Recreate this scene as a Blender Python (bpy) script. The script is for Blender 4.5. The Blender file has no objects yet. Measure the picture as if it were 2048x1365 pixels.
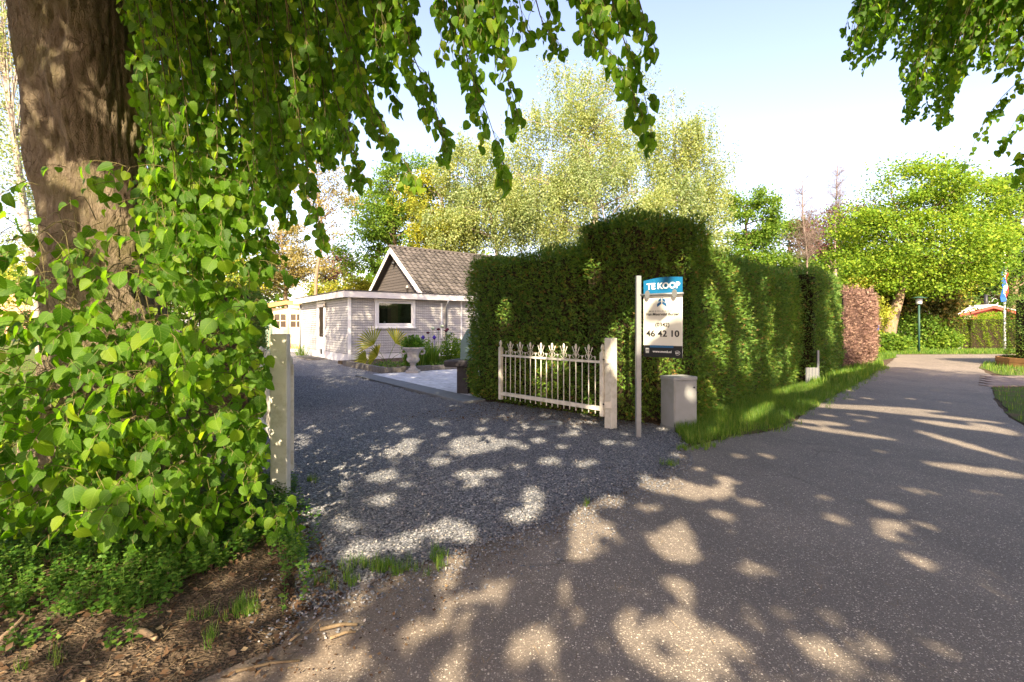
import bpy, math, random
import numpy as np
from mathutils import Vector, Matrix
random.seed(7)
rng = np.random.default_rng(7)
S = bpy.context.scene
COL = S.collection

# ------------------------------------------------------------------ camera, sky, sun, exposure
FPX, EYE, HZ = 967.0, 1.5, 650.0
cam = bpy.data.cameras.new('camera')
cam.sensor_width = 36.0
cam.lens = 36.0 * FPX / 2048.0
cam.shift_y = (HZ - 682.5) / 2048.0
cam.clip_start, cam.clip_end = 0.05, 2000
camo = bpy.data.objects.new('camera', cam)
camo.location = (0, 0, EYE)
camo.rotation_euler = (math.radians(90), 0, 0)
COL.objects.link(camo)
S.camera = camo
SUN_EL = 36.0
SDX, SDY = 0.08, 1.0                       # direction in which shadows fall
W = bpy.data.worlds.new('World'); S.world = W; W.use_nodes = True
wn = W.node_tree; wn.nodes.clear()
sky = wn.nodes.new('ShaderNodeTexSky'); sky.sky_type = 'NISHITA'; sky.sun_disc = False
sky.sun_elevation = math.radians(SUN_EL)
sky.sun_rotation = math.atan2(-SDX, -SDY)
sky.air_density = 1.0; sky.dust_density = 1.6; sky.ozone_density = 3.4
bgn = wn.nodes.new('ShaderNodeBackground'); bgn.inputs['Strength'].default_value = 0.15
wo = wn.nodes.new('ShaderNodeOutputWorld')
tint = wn.nodes.new('ShaderNodeMix'); tint.data_type = 'RGBA'; tint.blend_type = 'MULTIPLY'; tint.inputs[0].default_value = 1.0   # camera white balance
tint.inputs[7].default_value = (1.18, 0.87, 0.76, 1)
wn.links.new(sky.outputs[0], tint.inputs[6]); wn.links.new(tint.outputs[2], bgn.inputs[0]); wn.links.new(bgn.outputs[0], wo.inputs[0])
sl = bpy.data.lights.new('sun', 'SUN'); sl.energy = 4.7; sl.angle = math.radians(0.53); sl.color = (1.0, 0.84, 0.60)
so = bpy.data.objects.new('sun', sl); COL.objects.link(so)
_h = math.hypot(SDX, SDY); _ce = math.cos(math.radians(SUN_EL))
SUNV = Vector((SDX / _h * _ce, SDY / _h * _ce, -math.sin(math.radians(SUN_EL))))
so.rotation_euler = SUNV.to_track_quat('-Z', 'Y').to_euler()
so.location = (-2, -20, 20)
S.view_settings.view_transform = 'Standard'; S.view_settings.look = 'None'
S.view_settings.gamma = 1.0; S.view_settings.use_curve_mapping = False
S.view_settings.exposure = 2.0
S.render.engine = 'CYCLES'
S.cycles.max_bounces = 7; S.cycles.diffuse_bounces = 4; S.cycles.transmission_bounces = 4
S.cycles.use_denoising = True

# ------------------------------------------------------------------ pixel <-> world (photograph is 2048 wide)
def G(px, py, z=0.0):
    Y = (EYE - z) * FPX / (py - HZ)
    return Vector(((px - 1024) * Y / FPX, Y, z))
def P(px, py, Y):
    return Vector(((px - 1024) * Y / FPX, Y, EYE + (HZ - py) * Y / FPX))
def proj(p):
    Y = np.maximum(p[:, 1], 1e-3)
    return 1024 + p[:, 0] / Y * FPX, HZ - (p[:, 2] - EYE) / Y * FPX

# ------------------------------------------------------------------ materials
def M(name):
    m = bpy.data.materials.new(name); m.use_nodes = True
    nt = m.node_tree; nt.nodes.clear()
    out = nt.nodes.new('ShaderNodeOutputMaterial')
    return m, nt, out
def N(nt, t, **kw):
    n = nt.nodes.new('ShaderNode' + t)
    for k, v in kw.items():
        if k.startswith('i_'):
            n.inputs[k[2:].replace('_', ' ')].default_value = v
        else: setattr(n, k, v)
    return n
def ramp(nt, fac, stops, interp='LINEAR'):
    r = nt.nodes.new('ShaderNodeValToRGB'); r.color_ramp.interpolation = interp
    e = r.color_ramp.elements
    while len(e) > 1: e.remove(e[-1])
    e[0].position = stops[0][0]; e[0].color = (*stops[0][1], 1)
    for p, c in stops[1:]:
        x = e.new(p); x.color = (*c, 1)
    nt.links.new(fac, r.inputs[0]); return r.outputs[0]
def mixc(nt, fac, a, b, blend='MIX'):
    n = nt.nodes.new('ShaderNodeMix'); n.data_type = 'RGBA'; n.blend_type = blend
    for s, v in ((n.inputs[0], fac), (n.inputs[6], a), (n.inputs[7], b)):
        if isinstance(v, (int, float)): s.default_value = v
        elif isinstance(v, tuple): s.default_value = (*v, 1)
        else: nt.links.new(v, s)
    return n.outputs[2]
def noise(nt, scale, detail=4, rough=0.55, vec=None, w=None):
    n = N(nt, 'TexNoise'); n.inputs['Scale'].default_value = scale; n.inputs['Detail'].default_value = detail
    n.inputs['Roughness'].default_value = rough
    if vec is not None: nt.links.new(vec, n.inputs['Vector'])
    return n.outputs['Fac']
def coords(nt, kind='Object', scale=(1, 1, 1)):
    t = N(nt, 'TexCoord'); mp = N(nt, 'Mapping'); mp.inputs['Scale'].default_value = scale
    nt.links.new(t.outputs[kind], mp.inputs[0]); return mp.outputs[0]
def bump(nt, h, strength, dist=0.02, normal=None):
    b = N(nt, 'Bump'); b.inputs['Strength'].default_value = strength; b.inputs['Distance'].default_value = dist
    nt.links.new(h, b.inputs['Height'])
    if normal is not None: nt.links.new(normal, b.inputs['Normal'])
    return b.outputs[0]
def princ(nt, out, color, rough=0.7, spec=0.3, metal=0.0, normal=None):
    p = N(nt, 'BsdfPrincipled')
    if isinstance(color, tuple): p.inputs['Base Color'].default_value = (*color, 1)
    else: nt.links.new(color, p.inputs['Base Color'])
    if isinstance(rough, (int, float)): p.inputs['Roughness'].default_value = rough
    else: nt.links.new(rough, p.inputs['Roughness'])
    p.inputs['Specular IOR Level'].default_value = spec; p.inputs['Metallic'].default_value = metal
    if normal is not None: nt.links.new(normal, p.inputs['Normal'])
    if out is not None: nt.links.new(p.outputs[0], out.inputs[0])
    return p
def geo(nt): return N(nt, 'NewGeometry')
def rnd(nt):
    g = geo(nt); o = N(nt, 'ObjectInfo'); a = N(nt, 'Math', operation='ADD'); f = N(nt, 'Math', operation='FRACT')
    nt.links.new(g.outputs['Random Per Island'], a.inputs[0]); nt.links.new(o.outputs['Random'], a.inputs[1])
    nt.links.new(a.outputs[0], f.inputs[0]); return f.outputs[0]
def m_leaf(name, stops, trans=0.4, tboost=1.8, rough=0.65, spec=0.12, clump=None, veins=False):
    """foliage: colour differs from leaf to leaf and, softly, over the crown; light passes through"""
    m, nt, out = M(name)
    c = ramp(nt, rnd(nt), stops)
    if clump:
        n = noise(nt, clump, 2, 0.5, coords(nt))
        c = mixc(nt, ramp(nt, n, [(0.35, (0, 0, 0)), (0.65, (1, 1, 1))]), c, mixc(nt, 1.0, c, (1.25, 1.12, 0.8), 'MULTIPLY'))
    nrm = None
    if veins:
        u = N(nt, 'UVMap'); s = N(nt, 'SeparateXYZ'); nt.links.new(u.outputs[0], s.inputs[0])
        ab = N(nt, 'Math', operation='ABSOLUTE'); nt.links.new(s.outputs[1], ab.inputs[0])
        ma = N(nt, 'Math', operation='MULTIPLY_ADD'); nt.links.new(ab.outputs[0], ma.inputs[0]); ma.inputs[1].default_value = -0.9
        nt.links.new(s.outputs[0], ma.inputs[2])
        mu = N(nt, 'Math', operation='MULTIPLY'); nt.links.new(ma.outputs[0], mu.inputs[0]); mu.inputs[1].default_value = 5.2
        fr = N(nt, 'Math', operation='PINGPONG'); nt.links.new(mu.outputs[0], fr.inputs[0]); fr.inputs[1].default_value = 0.5
        v = ramp(nt, fr.outputs[0], [(0.0, (0.35, .35, .35)), (0.09, (1, 1, 1))])
        mr = ramp(nt, ab.outputs[0], [(0.0, (0, 0, 0)), (0.03, (1, 1, 1))])
        vv = mixc(nt, 1.0, v, mr, 'MULTIPLY')
        c = mixc(nt, vv, mixc(nt, 0.28, c, (0.34, 0.44, 0.10)), c)
        nrm = bump(nt, vv, 0.25, 0.004)
    p = princ(nt, None, c, rough, spec, normal=nrm)
    t = N(nt, 'BsdfTranslucent')
    nt.links.new(mixc(nt, 1.0, c, (tboost * 1.1, tboost, tboost * 0.45), 'MULTIPLY'), t.inputs[0])
    mx = N(nt, 'MixShader'); mx.inputs[0].default_value = trans
    nt.links.new(p.outputs[0], mx.inputs[1]); nt.links.new(t.outputs[0], mx.inputs[2]); nt.links.new(mx.outputs[0], out.inputs[0])
    return m
def m_plain(name, c, rough=0.6, spec=0.3, metal=0.0, var=0.12, scale=6.0, bmp=0.0, bscale=60.0, dirt=None, dirt_amt=0.4):
    m, nt, out = M(name)
    v = coords(nt)
    n = noise(nt, scale, 5, 0.6, v)
    d = tuple(x * (1 - var) for x in c); l = tuple(min(1, x * (1 + var)) for x in c)
    col = ramp(nt, n, [(0.3, d), (0.7, l)])
    r = rnd(nt); col = mixc(nt, 1.0, col, ramp(nt, r, [(0, (1 - var,) * 3), (1, (1 + var * .6,) * 3)]), 'MULTIPLY')
    if dirt:
        n2 = noise(nt, scale * 0.8, 6, 0.7, v)
        k = ramp(nt, n2, [(0.48, (0, 0, 0)), (0.68, (dirt_amt,) * 3)])
        col = mixc(nt, k, col, dirt)
    nm = bump(nt, noise(nt, bscale, 4, 0.6, v), bmp, 0.01) if bmp else None
    princ(nt, out, col, rough, spec, metal, nm); return m
def m_bark(name, dark, mid, light, sc=(1, 1, 0.25), k=14.0, strength=0.9, moss=None, dist=0.03):
    m, nt, out = M(name)
    v = coords(nt, 'Object', sc)
    w = N(nt, 'TexNoise'); w.inputs['Scale'].default_value = 3.0; nt.links.new(v, w.inputs['Vector'])
    vv = mixc(nt, 0.12, v, w.outputs['Color'], 'ADD')
    vv = mixc(nt, 0.35, v, w.outputs['Color'], 'ADD')
    vo = N(nt, 'TexVoronoi', feature='DISTANCE_TO_EDGE'); vo.inputs['Scale'].default_value = k; nt.links.new(vv, vo.inputs['Vector'])
    n = noise(nt, k * 0.9, 9, 0.78, v)
    crack = ramp(nt, vo.outputs['Distance'], [(0, (0, 0, 0)), (0.07, (1, 1, 1))])
    msk = ramp(nt, noise(nt, k * 0.28, 4, 0.7, v), [(0.42, (0, 0, 0)), (0.62, (1, 1, 1))])
    crack = mixc(nt, msk, (0.8, 0.8, 0.8), crack)
    h = mixc(nt, 0.62, crack, ramp(nt, n, [(0.33, (0, 0, 0)), (0.67, (1, 1, 1))]))
    col = ramp(nt, h, [(0.05, dark), (0.45, mid), (0.95, light)])
    big = noise(nt, 1.6, 3, 0.6, coords(nt))
    col = mixc(nt, ramp(nt, big, [(0.35, (0, 0, 0)), (0.7, (0.5, 0.5, 0.5))]), col, mid)
    if moss:
        mn = noise(nt, 2.6, 4, 0.65, coords(nt))
        col = mixc(nt, ramp(nt, mn, [(0.48, (0, 0, 0)), (0.66, (0.75, 0.75, 0.75))]), col, mixc(nt, 0.5, col, moss))
    princ(nt, out, col, 0.9, 0.15, normal=bump(nt, h, strength, dist)); return m

SOILC = (0.10, 0.062, 0.036)
def m_asphalt():
    m, nt, out = M('asphalt')
    v = coords(nt)
    base = ramp(nt, noise(nt, 1.3, 5, 0.6, v), [(0.3, (0.135, 0.112, 0.094)), (0.7, (0.20, 0.165, 0.137))])
    fine = noise(nt, 150, 3, 0.7, v)
    base = mixc(nt, 0.55, base, ramp(nt, fine, [(0.3, (0.045, 0.04, 0.036)), (0.7, (0.29, 0.25, 0.21))]))
    def chips(scale, thr, prob, col_, base):
        vo = N(nt, 'TexVoronoi', feature='F1'); vo.inputs['Scale'].default_value = scale; nt.links.new(v, vo.inputs['Vector'])
        sp = N(nt, 'SeparateColor'); nt.links.new(vo.outputs['Color'], sp.inputs[0])
        sel = ramp(nt, sp.outputs[0], [(prob, (0, 0, 0)), (prob + .02, (1, 1, 1))])
        d = ramp(nt, vo.outputs['Distance'], [(thr * 0.7, (1, 1, 1)), (thr, (0, 0, 0))])
        k = mixc(nt, 1.0, sel, d, 'MULTIPLY')
        cc = ramp(nt, sp.outputs[1], [(0, (0.17, 0.13, 0.1)), (0.5, col_), (1, (0.75, 0.66, 0.54))])
        return mixc(nt, k, base, cc), vo.outputs['Distance'], k
    c, d1, k1 = chips(70, 0.42, 0.80, (0.45, 0.38, 0.3), base)
    c, d2, k2 = chips(150, 0.45, 0.66, (0.36, 0.31, 0.25), c)
    # sand and needle litter trodden in along the soil side
    dn = noise(nt, 1.1, 7, 0.68, v)
    s = N(nt, 'SeparateXYZ'); nt.links.new(coords(nt), s.inputs[0])
    a = N(nt, 'Math', operation='MULTIPLY_ADD'); nt.links.new(s.outputs[0], a.inputs[0]); a.inputs[1].default_value = -0.30; nt.links.new(dn, a.inputs[2])
    k = ramp(nt, a.outputs[0], [(0.42, (0.0, 0, 0)), (0.95, (0.75, 0.75, 0.75))])
    c = mixc(nt, k, c, ramp(nt, noise(nt, 60, 4, 0.7, v), [(0.3, (0.085, 0.06, 0.04)), (0.7, (0.22, 0.165, 0.115))]))
    wv = N(nt, 'TexNoise'); wv.inputs['Scale'].default_value = 1.7; wv.inputs['Detail'].default_value = 5; nt.links.new(v, wv.inputs['Vector'])
    cv_ = mixc(nt, 0.35, v, wv.outputs['Color'], 'ADD')
    ck = N(nt, 'TexVoronoi', feature='DISTANCE_TO_EDGE'); ck.inputs['Scale'].default_value = 0.55; nt.links.new(cv_, ck.inputs['Vector'])
    cm = ramp(nt, noise(nt, 0.5, 3, 0.6, v), [(0.45, (0, 0, 0)), (0.6, (1, 1, 1))])
    crk = mixc(nt, 1.0, ramp(nt, ck.outputs['Distance'], [(0.001, (0.5, .5, .5)), (0.006, (0, 0, 0))]), cm, 'MULTIPLY')
    c = mixc(nt, crk, c, (0.03, 0.025, 0.02))
    st = ramp(nt, noise(nt, 0.9, 6, 0.7, coords(nt, 'Object', (1, .5, 1))), [(0.35, (0.78, .78, .78)), (0.6, (1.05, 1.04, 1.02))])
    c = mixc(nt, 1.0, c, st, 'MULTIPLY')
    hh = mixc(nt, 0.5, d1, fine)
    nm = bump(nt, hh, 0.55, 0.006)
    princ(nt, out, c, 0.72, 0.35, normal=nm); return m
def m_gravel_bed():
    m, nt, out = M('gravel bed')
    v = coords(nt)
    vo = N(nt, 'TexVoronoi', feature='F1'); vo.inputs['Scale'].default_value = 52; nt.links.new(v, vo.inputs['Vector'])
    sp = N(nt, 'SeparateColor'); nt.links.new(vo.outputs['Color'], sp.inputs[0])
    c = ramp(nt, sp.outputs[0], [(0, (0.10, 0.105, 0.12)), (0.55, (0.20, 0.205, 0.225)), (0.9, (0.34, 0.34, 0.35)), (1, (0.55, 0.53, 0.5))])
    ed = ramp(nt, vo.outputs['Distance'], [(0.35, (1, 1, 1)), (0.75, (0.22, 0.21, 0.2))])
    c = mixc(nt, 1.0, c, ed, 'MULTIPLY')
    s = N(nt, 'SeparateXYZ'); nt.links.new(coords(nt), s.inputs[0])
    nn = noise(nt, 1.4, 6, 0.7, v)
    a = N(nt, 'Math', operation='MULTIPLY_ADD'); nt.links.new(s.outputs[1], a.inputs[0]); a.inputs[1].default_value = -0.16; nt.links.new(nn, a.inputs[2])
    k = ramp(nt, a.outputs[0], [(-0.15 + 0.0, (0, 0, 0)), (0.12, (0.75, 0.75, 0.75))])
    c = mixc(nt, k, c, (0.15, 0.11, 0.08))
    princ(nt, out, c, 0.75, 0.3, normal=bump(nt, vo.outputs['Distance'], -1.0, 0.015)); return m
def N_out(nt, v):
    n = N(nt, 'TexNoise'); n.inputs['Scale'].default_value = 14; n.inputs['Detail'].default_value = 4; nt.links.new(v, n.inputs['Vector']); return n.outputs['Color']
def m_soil():
    m, nt, out = M('soil')
    v = coords(nt)
    c = ramp(nt, noise(nt, 2.0, 7, 0.7, v), [(0.3, (0.045, 0.033, 0.023)), (0.5, (0.085, 0.064, 0.045)), (0.72, (0.17, 0.13, 0.092))])
    vo = N(nt, 'TexVoronoi', feature='F1'); vo.inputs['Scale'].default_value = 60
    nt.links.new(mixc(nt, 0.06, v, N_out(nt, v), 'ADD'), vo.inputs['Vector'])
    sp = N(nt, 'SeparateColor'); nt.links.new(vo.outputs['Color'], sp.inputs[0])
    c = mixc(nt, 0.55, c, ramp(nt, sp.outputs[1], [(0, (0.04, 0.028, 0.019)), (0.6, (0.10, 0.07, 0.046)), (1, (0.22, 0.165, 0.11))]))
    far = N(nt, 'SeparateXYZ'); nt.links.new(coords(nt), far.inputs[0])
    princ(nt, out, c, 0.95, 0.1, normal=bump(nt, mixc(nt, 0.5, vo.outputs['Distance'], noise(nt, 25, 6, 0.7, v)), 1.0, 0.03)); return m
def m_grassbed():
    m, nt, out = M('turf')
    v = coords(nt)
    c = ramp(nt, noise(nt, 1.2, 7, 0.7, v), [(0.3, (0.05, 0.085, 0.015)), (0.55, (0.10, 0.15, 0.03)), (0.75, (0.17, 0.19, 0.06))])
    c = mixc(nt, 0.5, c, ramp(nt, noise(nt, 60, 4, 0.7, v), [(0.3, (0.03, 0.05, 0.01)), (0.7, (0.19, 0.24, 0.07))]))
    c = mixc(nt, ramp(nt, noise(nt, 1.9, 5, 0.65, v), [(0.50, (0, 0, 0)), (0.62, (0.85,) * 3)]), c, (0.15, 0.10, 0.065))
    princ(nt, out, c, 0.9, 0.1, normal=bump(nt, noise(nt, 90, 4, 0.7, v), 1.0, 0.03)); return m
def m_glass(name):
    m, nt, out = M(name)
    p = princ(nt, out, (0.012, 0.014, 0.013), 0.04, 0.8); return m

MAT = {}
MAT['asphalt'] = m_asphalt(); MAT['gravel'] = m_gravel_bed(); MAT['soil'] = m_soil(); MAT['turf'] = m_grassbed()
MAT['lime'] = m_leaf('lime leaf', [(0, (0.035, 0.095, 0.004)), (0.45, (0.062, 0.145, 0.006)), (0.8, (0.10, 0.20, 0.009)), (1, (0.18, 0.25, 0.015))], 0.58, 2.6, 0.55, 0.25, veins=True)
MAT['limefar'] = m_leaf('lime crown leaf', [(0, (0.04, 0.09, 0.012)), (1, (0.09, 0.16, 0.022))], 0.5, 2.0)
MAT['thuja'] = m_leaf('thuja spray', [(0, (0.042, 0.10, 0.018)), (0.5, (0.095, 0.195, 0.032)), (0.86, (0.135, 0.225, 0.036)), (0.94, (0.16, 0.19, 0.04)), (1, (0.24, 0.14, 0.06))], 0.25, 1.9, 0.6, 0.25, clump=0.9)
MAT['thujabrown'] = m_leaf('dead hedge spray', [(0, (0.13, 0.075, 0.06)), (0.6, (0.22, 0.135, 0.11)), (1, (0.34, 0.23, 0.16))], 0.1, 1.2, 0.8, 0.1)
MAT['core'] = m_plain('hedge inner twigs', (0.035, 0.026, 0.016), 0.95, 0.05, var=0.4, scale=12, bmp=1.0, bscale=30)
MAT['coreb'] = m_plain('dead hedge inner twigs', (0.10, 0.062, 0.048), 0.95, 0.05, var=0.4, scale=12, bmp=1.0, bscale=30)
MAT['birch'] = m_leaf('birch leaf', [(0, (0.13, 0.20, 0.075)), (0.5, (0.20, 0.27, 0.11)), (1, (0.33, 0.38, 0.20))], 0.45, 1.5, 0.5, 0.3, clump=0.25)
MAT['green1'] = m_leaf('fresh green leaf', [(0, (0.05, 0.12, 0.015)), (0.6, (0.10, 0.19, 0.025)), (1, (0.17, 0.25, 0.04))], 0.38, 1.6, clump=0.5)
MAT['lemon'] = m_leaf('lemon green leaf', [(0, (0.07, 0.155, 0.015)), (0.6, (0.15, 0.26, 0.026)), (1, (0.25, 0.33, 0.045))], 0.4, 1.6, clump=0.5)
MAT['yellow'] = m_leaf('yellow green leaf', [(0, (0.15, 0.20, 0.025)), (0.6, (0.25, 0.29, 0.04)), (1, (0.36, 0.35, 0.07))], 0.4, 1.4, clump=0.5)
MAT['darkgreen'] = m_leaf('dark green leaf', [(0, (0.022, 0.055, 0.014)), (0.6, (0.045, 0.09, 0.02)), (1, (0.085, 0.13, 0.03))], 0.3, 1.6, clump=0.4)
MAT['conifer'] = m_leaf('conifer spray', [(0, (0.035, 0.055, 0.014)), (0.6, (0.08, 0.085, 0.022)), (1, (0.22, 0.16, 0.05))], 0.2, 1.3, clump=0.4)
MAT['purple'] = m_leaf('purple leaf', [(0, (0.06, 0.025, 0.025)), (1, (0.17, 0.08, 0.07))], 0.3, 1.2)
MAT['tan'] = m_leaf('tan spring leaf', [(0, (0.15, 0.15, 0.06)), (0.6, (0.26, 0.24, 0.10)), (1, (0.36, 0.30, 0.15))], 0.35, 1.3, clump=0.4)
MAT['grass'] = m_leaf('grass blade', [(0, (0.045, 0.12, 0.012)), (0.7, (0.10, 0.20, 0.025)), (1, (0.22, 0.27, 0.07))], 0.4, 1.8, 0.5, 0.3, clump=0.7)
MAT['herb'] = m_leaf('herb leaf', [(0, (0.035, 0.10, 0.010)), (0.6, (0.07, 0.16, 0.02)), (1, (0.14, 0.22, 0.035))], 0.4, 2.0, 0.5, 0.3)
MAT['litter'] = m_leaf('dry leaf', [(0, (0.04, 0.022, 0.012)), (0.5, (0.105, 0.062, 0.034)), (0.88, (0.19, 0.125, 0.07)), (1, (0.34, 0.27, 0.16))], 0.15, 1.2, 0.8, 0.15)
MAT['straw'] = m_plain('dry stalk', (0.24, 0.175, 0.10), 0.8, 0.2, var=0.45, scale=20)
MAT['limebark'] = m_bark('lime bark', (0.04, 0.028, 0.017), (0.22, 0.17, 0.11), (0.48, 0.39, 0.27), (1, 1, 0.38), 24, 1.0, (0.20, 0.20, 0.04), 0.08)
MAT['twig'] = m_plain('young twig', (0.10, 0.085, 0.03), 0.7, 0.2, var=0.4, scale=4)
MAT['birchbark'] = m_bark('birch bark', (0.06, 0.045, 0.035), (0.30, 0.25, 0.2), (0.52, 0.47, 0.40), (1, 1, 3.5), 3.0, 0.5)
MAT['bark'] = m_bark('brown bark', (0.05, 0.035, 0.022), (0.19, 0.135, 0.085), (0.32, 0.24, 0.16), (1, 1, 0.25), 9.0, 0.6)
MAT['deadwood'] = m_plain('dead branch', (0.22, 0.17, 0.14), 0.85, 0.1, var=0.25, scale=2)
MAT['stone1'] = m_plain('gravel chip', (0.155, 0.16, 0.18), 0.62, 0.35, var=0.35, scale=3)
MAT['fascia'] = m_plain('white painted board', (0.74, 0.72, 0.68), 0.5, 0.35, var=0.05, scale=2, dirt=(0.5, 0.46, 0.38), dirt_amt=0.3)
MAT['white'] = m_plain('white frame', (0.78, 0.77, 0.74), 0.4, 0.4, var=0.03)
MAT['plinth'] = m_plain('white plinth', (0.62, 0.61, 0.60), 0.8, 0.2, var=0.06, scale=3, dirt=(0.4, 0.38, 0.34), dirt_amt=0.4)
MAT['zinc'] = m_plain('grey zinc', (0.20, 0.21, 0.22), 0.5, 0.4, 0.3, var=0.1)
MAT['black'] = m_plain('black metal', (0.02, 0.02, 0.022), 0.5, 0.4, var=0.2)
MAT['darkroof'] = m_plain('roofing felt', (0.06, 0.06, 0.062), 0.9, 0.1, var=0.2)
MAT['glass'] = m_glass('dark window glass')
MAT['gatepaint'] = m_plain('cream gate paint', (0.56, 0.53, 0.45), 0.48, 0.4, var=0.06, scale=9, dirt=(0.27, 0.24, 0.13), dirt_amt=0.6, bmp=0.08, bscale=90)
MAT['galv'] = m_plain('galvanised steel', (0.22, 0.23, 0.235), 0.42, 0.5, 0.5, var=0.1, scale=14)
MAT['signwhite'] = m_plain('sign white', (0.64, 0.63, 0.56), 0.45, 0.4, var=0.03)
MAT['signblue'] = m_plain('sign blue', (0.006, 0.115, 0.25), 0.4, 0.4, var=0.05)
MAT['logoblue'] = m_plain('logo blue', (0.012, 0.10, 0.25), 0.45, 0.4, var=0.05)
MAT['signblack'] = m_plain('sign black', (0.012, 0.012, 0.014), 0.4, 0.4, var=0.05)
MAT['cab'] = m_plain('grey cabinet', (0.25, 0.255, 0.25), 0.55, 0.3, var=0.06, scale=4, dirt=(0.16, 0.16, 0.12), dirt_amt=0.45, bmp=0.1)
MAT['urn'] = m_plain('weathered urn concrete', (0.50, 0.46, 0.41), 0.9, 0.15, var=0.14, scale=14, bmp=0.5, bscale=60, dirt=(0.2, 0.19, 0.15), dirt_amt=0.5)
MAT['block'] = m_plain('grey granite block', (0.20, 0.185, 0.165), 0.9, 0.15, var=0.2, scale=14, bmp=0.7, bscale=50, dirt=(0.09, 0.085, 0.07), dirt_amt=0.6)
MAT['paver'] = m_plain('grey paver', (0.55, 0.55, 0.56), 0.85, 0.2, var=0.12, scale=10, bmp=0.2, bscale=90, dirt=(0.19, 0.19, 0.18), dirt_amt=0.5)
MAT['slab'] = m_plain('dark edging slab', (0.17, 0.18, 0.185), 0.85, 0.2, var=0.12, scale=10, bmp=0.2, bscale=90)
MAT['brickpaver'] = m_plain('brown lane paver', (0.24, 0.19, 0.16), 0.85, 0.2, var=0.2, scale=10)
MAT['darkwood'] = m_plain('dark stained timber', (0.055, 0.05, 0.052), 0.7, 0.25, var=0.2, scale=8, bmp=0.3, bscale=30)
MAT['cover'] = m_plain('grey green fabric cover', (0.20, 0.29, 0.28), 0.7, 0.2, var=0.07, scale=4)
MAT['pine'] = m_plain('bare pine boards', (0.74, 0.56, 0.36), 0.6, 0.25, var=0.08, scale=4)
MAT['pineo'] = m_plain('orange pine boards', (0.55, 0.28, 0.10), 0.6, 0.25, var=0.1, scale=4)
MAT['plank'] = m_plain('larch plank', (0.50, 0.30, 0.18), 0.75, 0.2, var=0.2, scale=5, bmp=0.2)
MAT['greenpaint'] = m_plain('pale green paint', (0.22, 0.33, 0.24), 0.6, 0.2, var=0.08)
MAT['redpaint'] = m_plain('red paint', (0.36, 0.075, 0.055), 0.6, 0.25, var=0.1)
MAT['beige'] = m_plain('beige render', (0.55, 0.45, 0.30), 0.8, 0.2)
MAT['flagred'] = m_plain('flag red', (0.50, 0.03, 0.035), 0.7, 0.2); MAT['flagwhite'] = m_plain('flag white', (0.75, 0.75, 0.77), 0.7, 0.2)
MAT['flagblue'] = m_plain('flag blue', (0.015, 0.08, 0.28), 0.7, 0.2)
MAT['lampgrey'] = m_plain('lamp grey', (0.45, 0.45, 0.42), 0.4, 0.4)
MAT['polegreen'] = m_plain('dark green pole', (0.025, 0.07, 0.05), 0.5, 0.3)
MAT['bedwood'] = m_plain('orange timber edging', (0.42, 0.22, 0.09), 0.75, 0.2, var=0.2, scale=4, bmp=0.2)
MAT['bluesign'] = m_plain('blue plate', (0.05, 0.12, 0.5), 0.4, 0.4)
MAT['iris'] = m_plain('iris petal', (0.06, 0.035, 0.30), 0.6, 0.2)
MAT['allium'] = m_plain('dark allium flower', (0.10, 0.03, 0.045), 0.8, 0.1)
MAT['alliumw'] = m_plain('pale allium flower', (0.45, 0.52, 0.35), 0.8, 0.1)
def m_clear():
    m, nt, out = M('window glass')
    f = N(nt, 'Fresnel'); f.inputs[0].default_value = 1.9
    t = N(nt, 'BsdfTransparent'); t.inputs[0].default_value = (.85, .9, .85, 1); g_ = N(nt, 'BsdfGlossy'); g_.inputs['Roughness'].default_value = .02
    x = N(nt, 'MixShader'); nt.links.new(f.outputs[0], x.inputs[0]); nt.links.new(t.outputs[0], x.inputs[1]); nt.links.new(g_.outputs[0], x.inputs[2]); nt.links.new(x.outputs[0], out.inputs[0]); return m
MAT['clearglass'] = m_clear()
MAT['toneolive'] = m_plain('dark olive curtain', (0.11, 0.125, 0.07), 0.9, 0.1, var=0.5, scale=3)  # flat tones painted for the interior and reflections in the window, not cloth
MAT['tonebrown'] = m_plain('brown curtain', (0.24, 0.19, 0.11), 0.9, 0.1, var=0.3, scale=3)
MAT['lamptin'] = m_plain('lamp tin', (0.25, 0.22, 0.18), 0.35, 0.5, 0.6)
MAT['gable'] = m_plain('taupe gable board', (0.075, 0.066, 0.06), 0.8, 0.2, var=0.1, scale=6)

def m_siding():
    m, nt, out = M('grey siding board')
    v = coords(nt)
    base = ramp(nt, noise(nt, 5, 5, 0.6, v), [(0.3, (0.38, 0.37, 0.35)), (0.7, (0.46, 0.445, 0.42))])
    base = mixc(nt, 1.0, base, ramp(nt, rnd(nt), [(0, (0.92,) * 3), (1, (1.06,) * 3)]), 'MULTIPLY')
    w = N(nt, 'TexWave', wave_type='BANDS', bands_direction='DIAGONAL'); w.inputs['Scale'].default_value = 6.5; w.inputs['Distortion'].default_value = 0.6
    nt.links.new(coords(nt, 'Object', (1, 1, 0)), w.inputs['Vector'])
    k = ramp(nt, w.outputs['Fac'], [(0.0, (0.75,) * 3), (0.14, (1, 1, 1))])
    princ(nt, out, mixc(nt, 1.0, base, k, 'MULTIPLY'), 0.75, 0.2, normal=bump(nt, w.outputs['Fac'], 0.2, 0.004)); return m
MAT['siding'] = m_siding()
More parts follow.
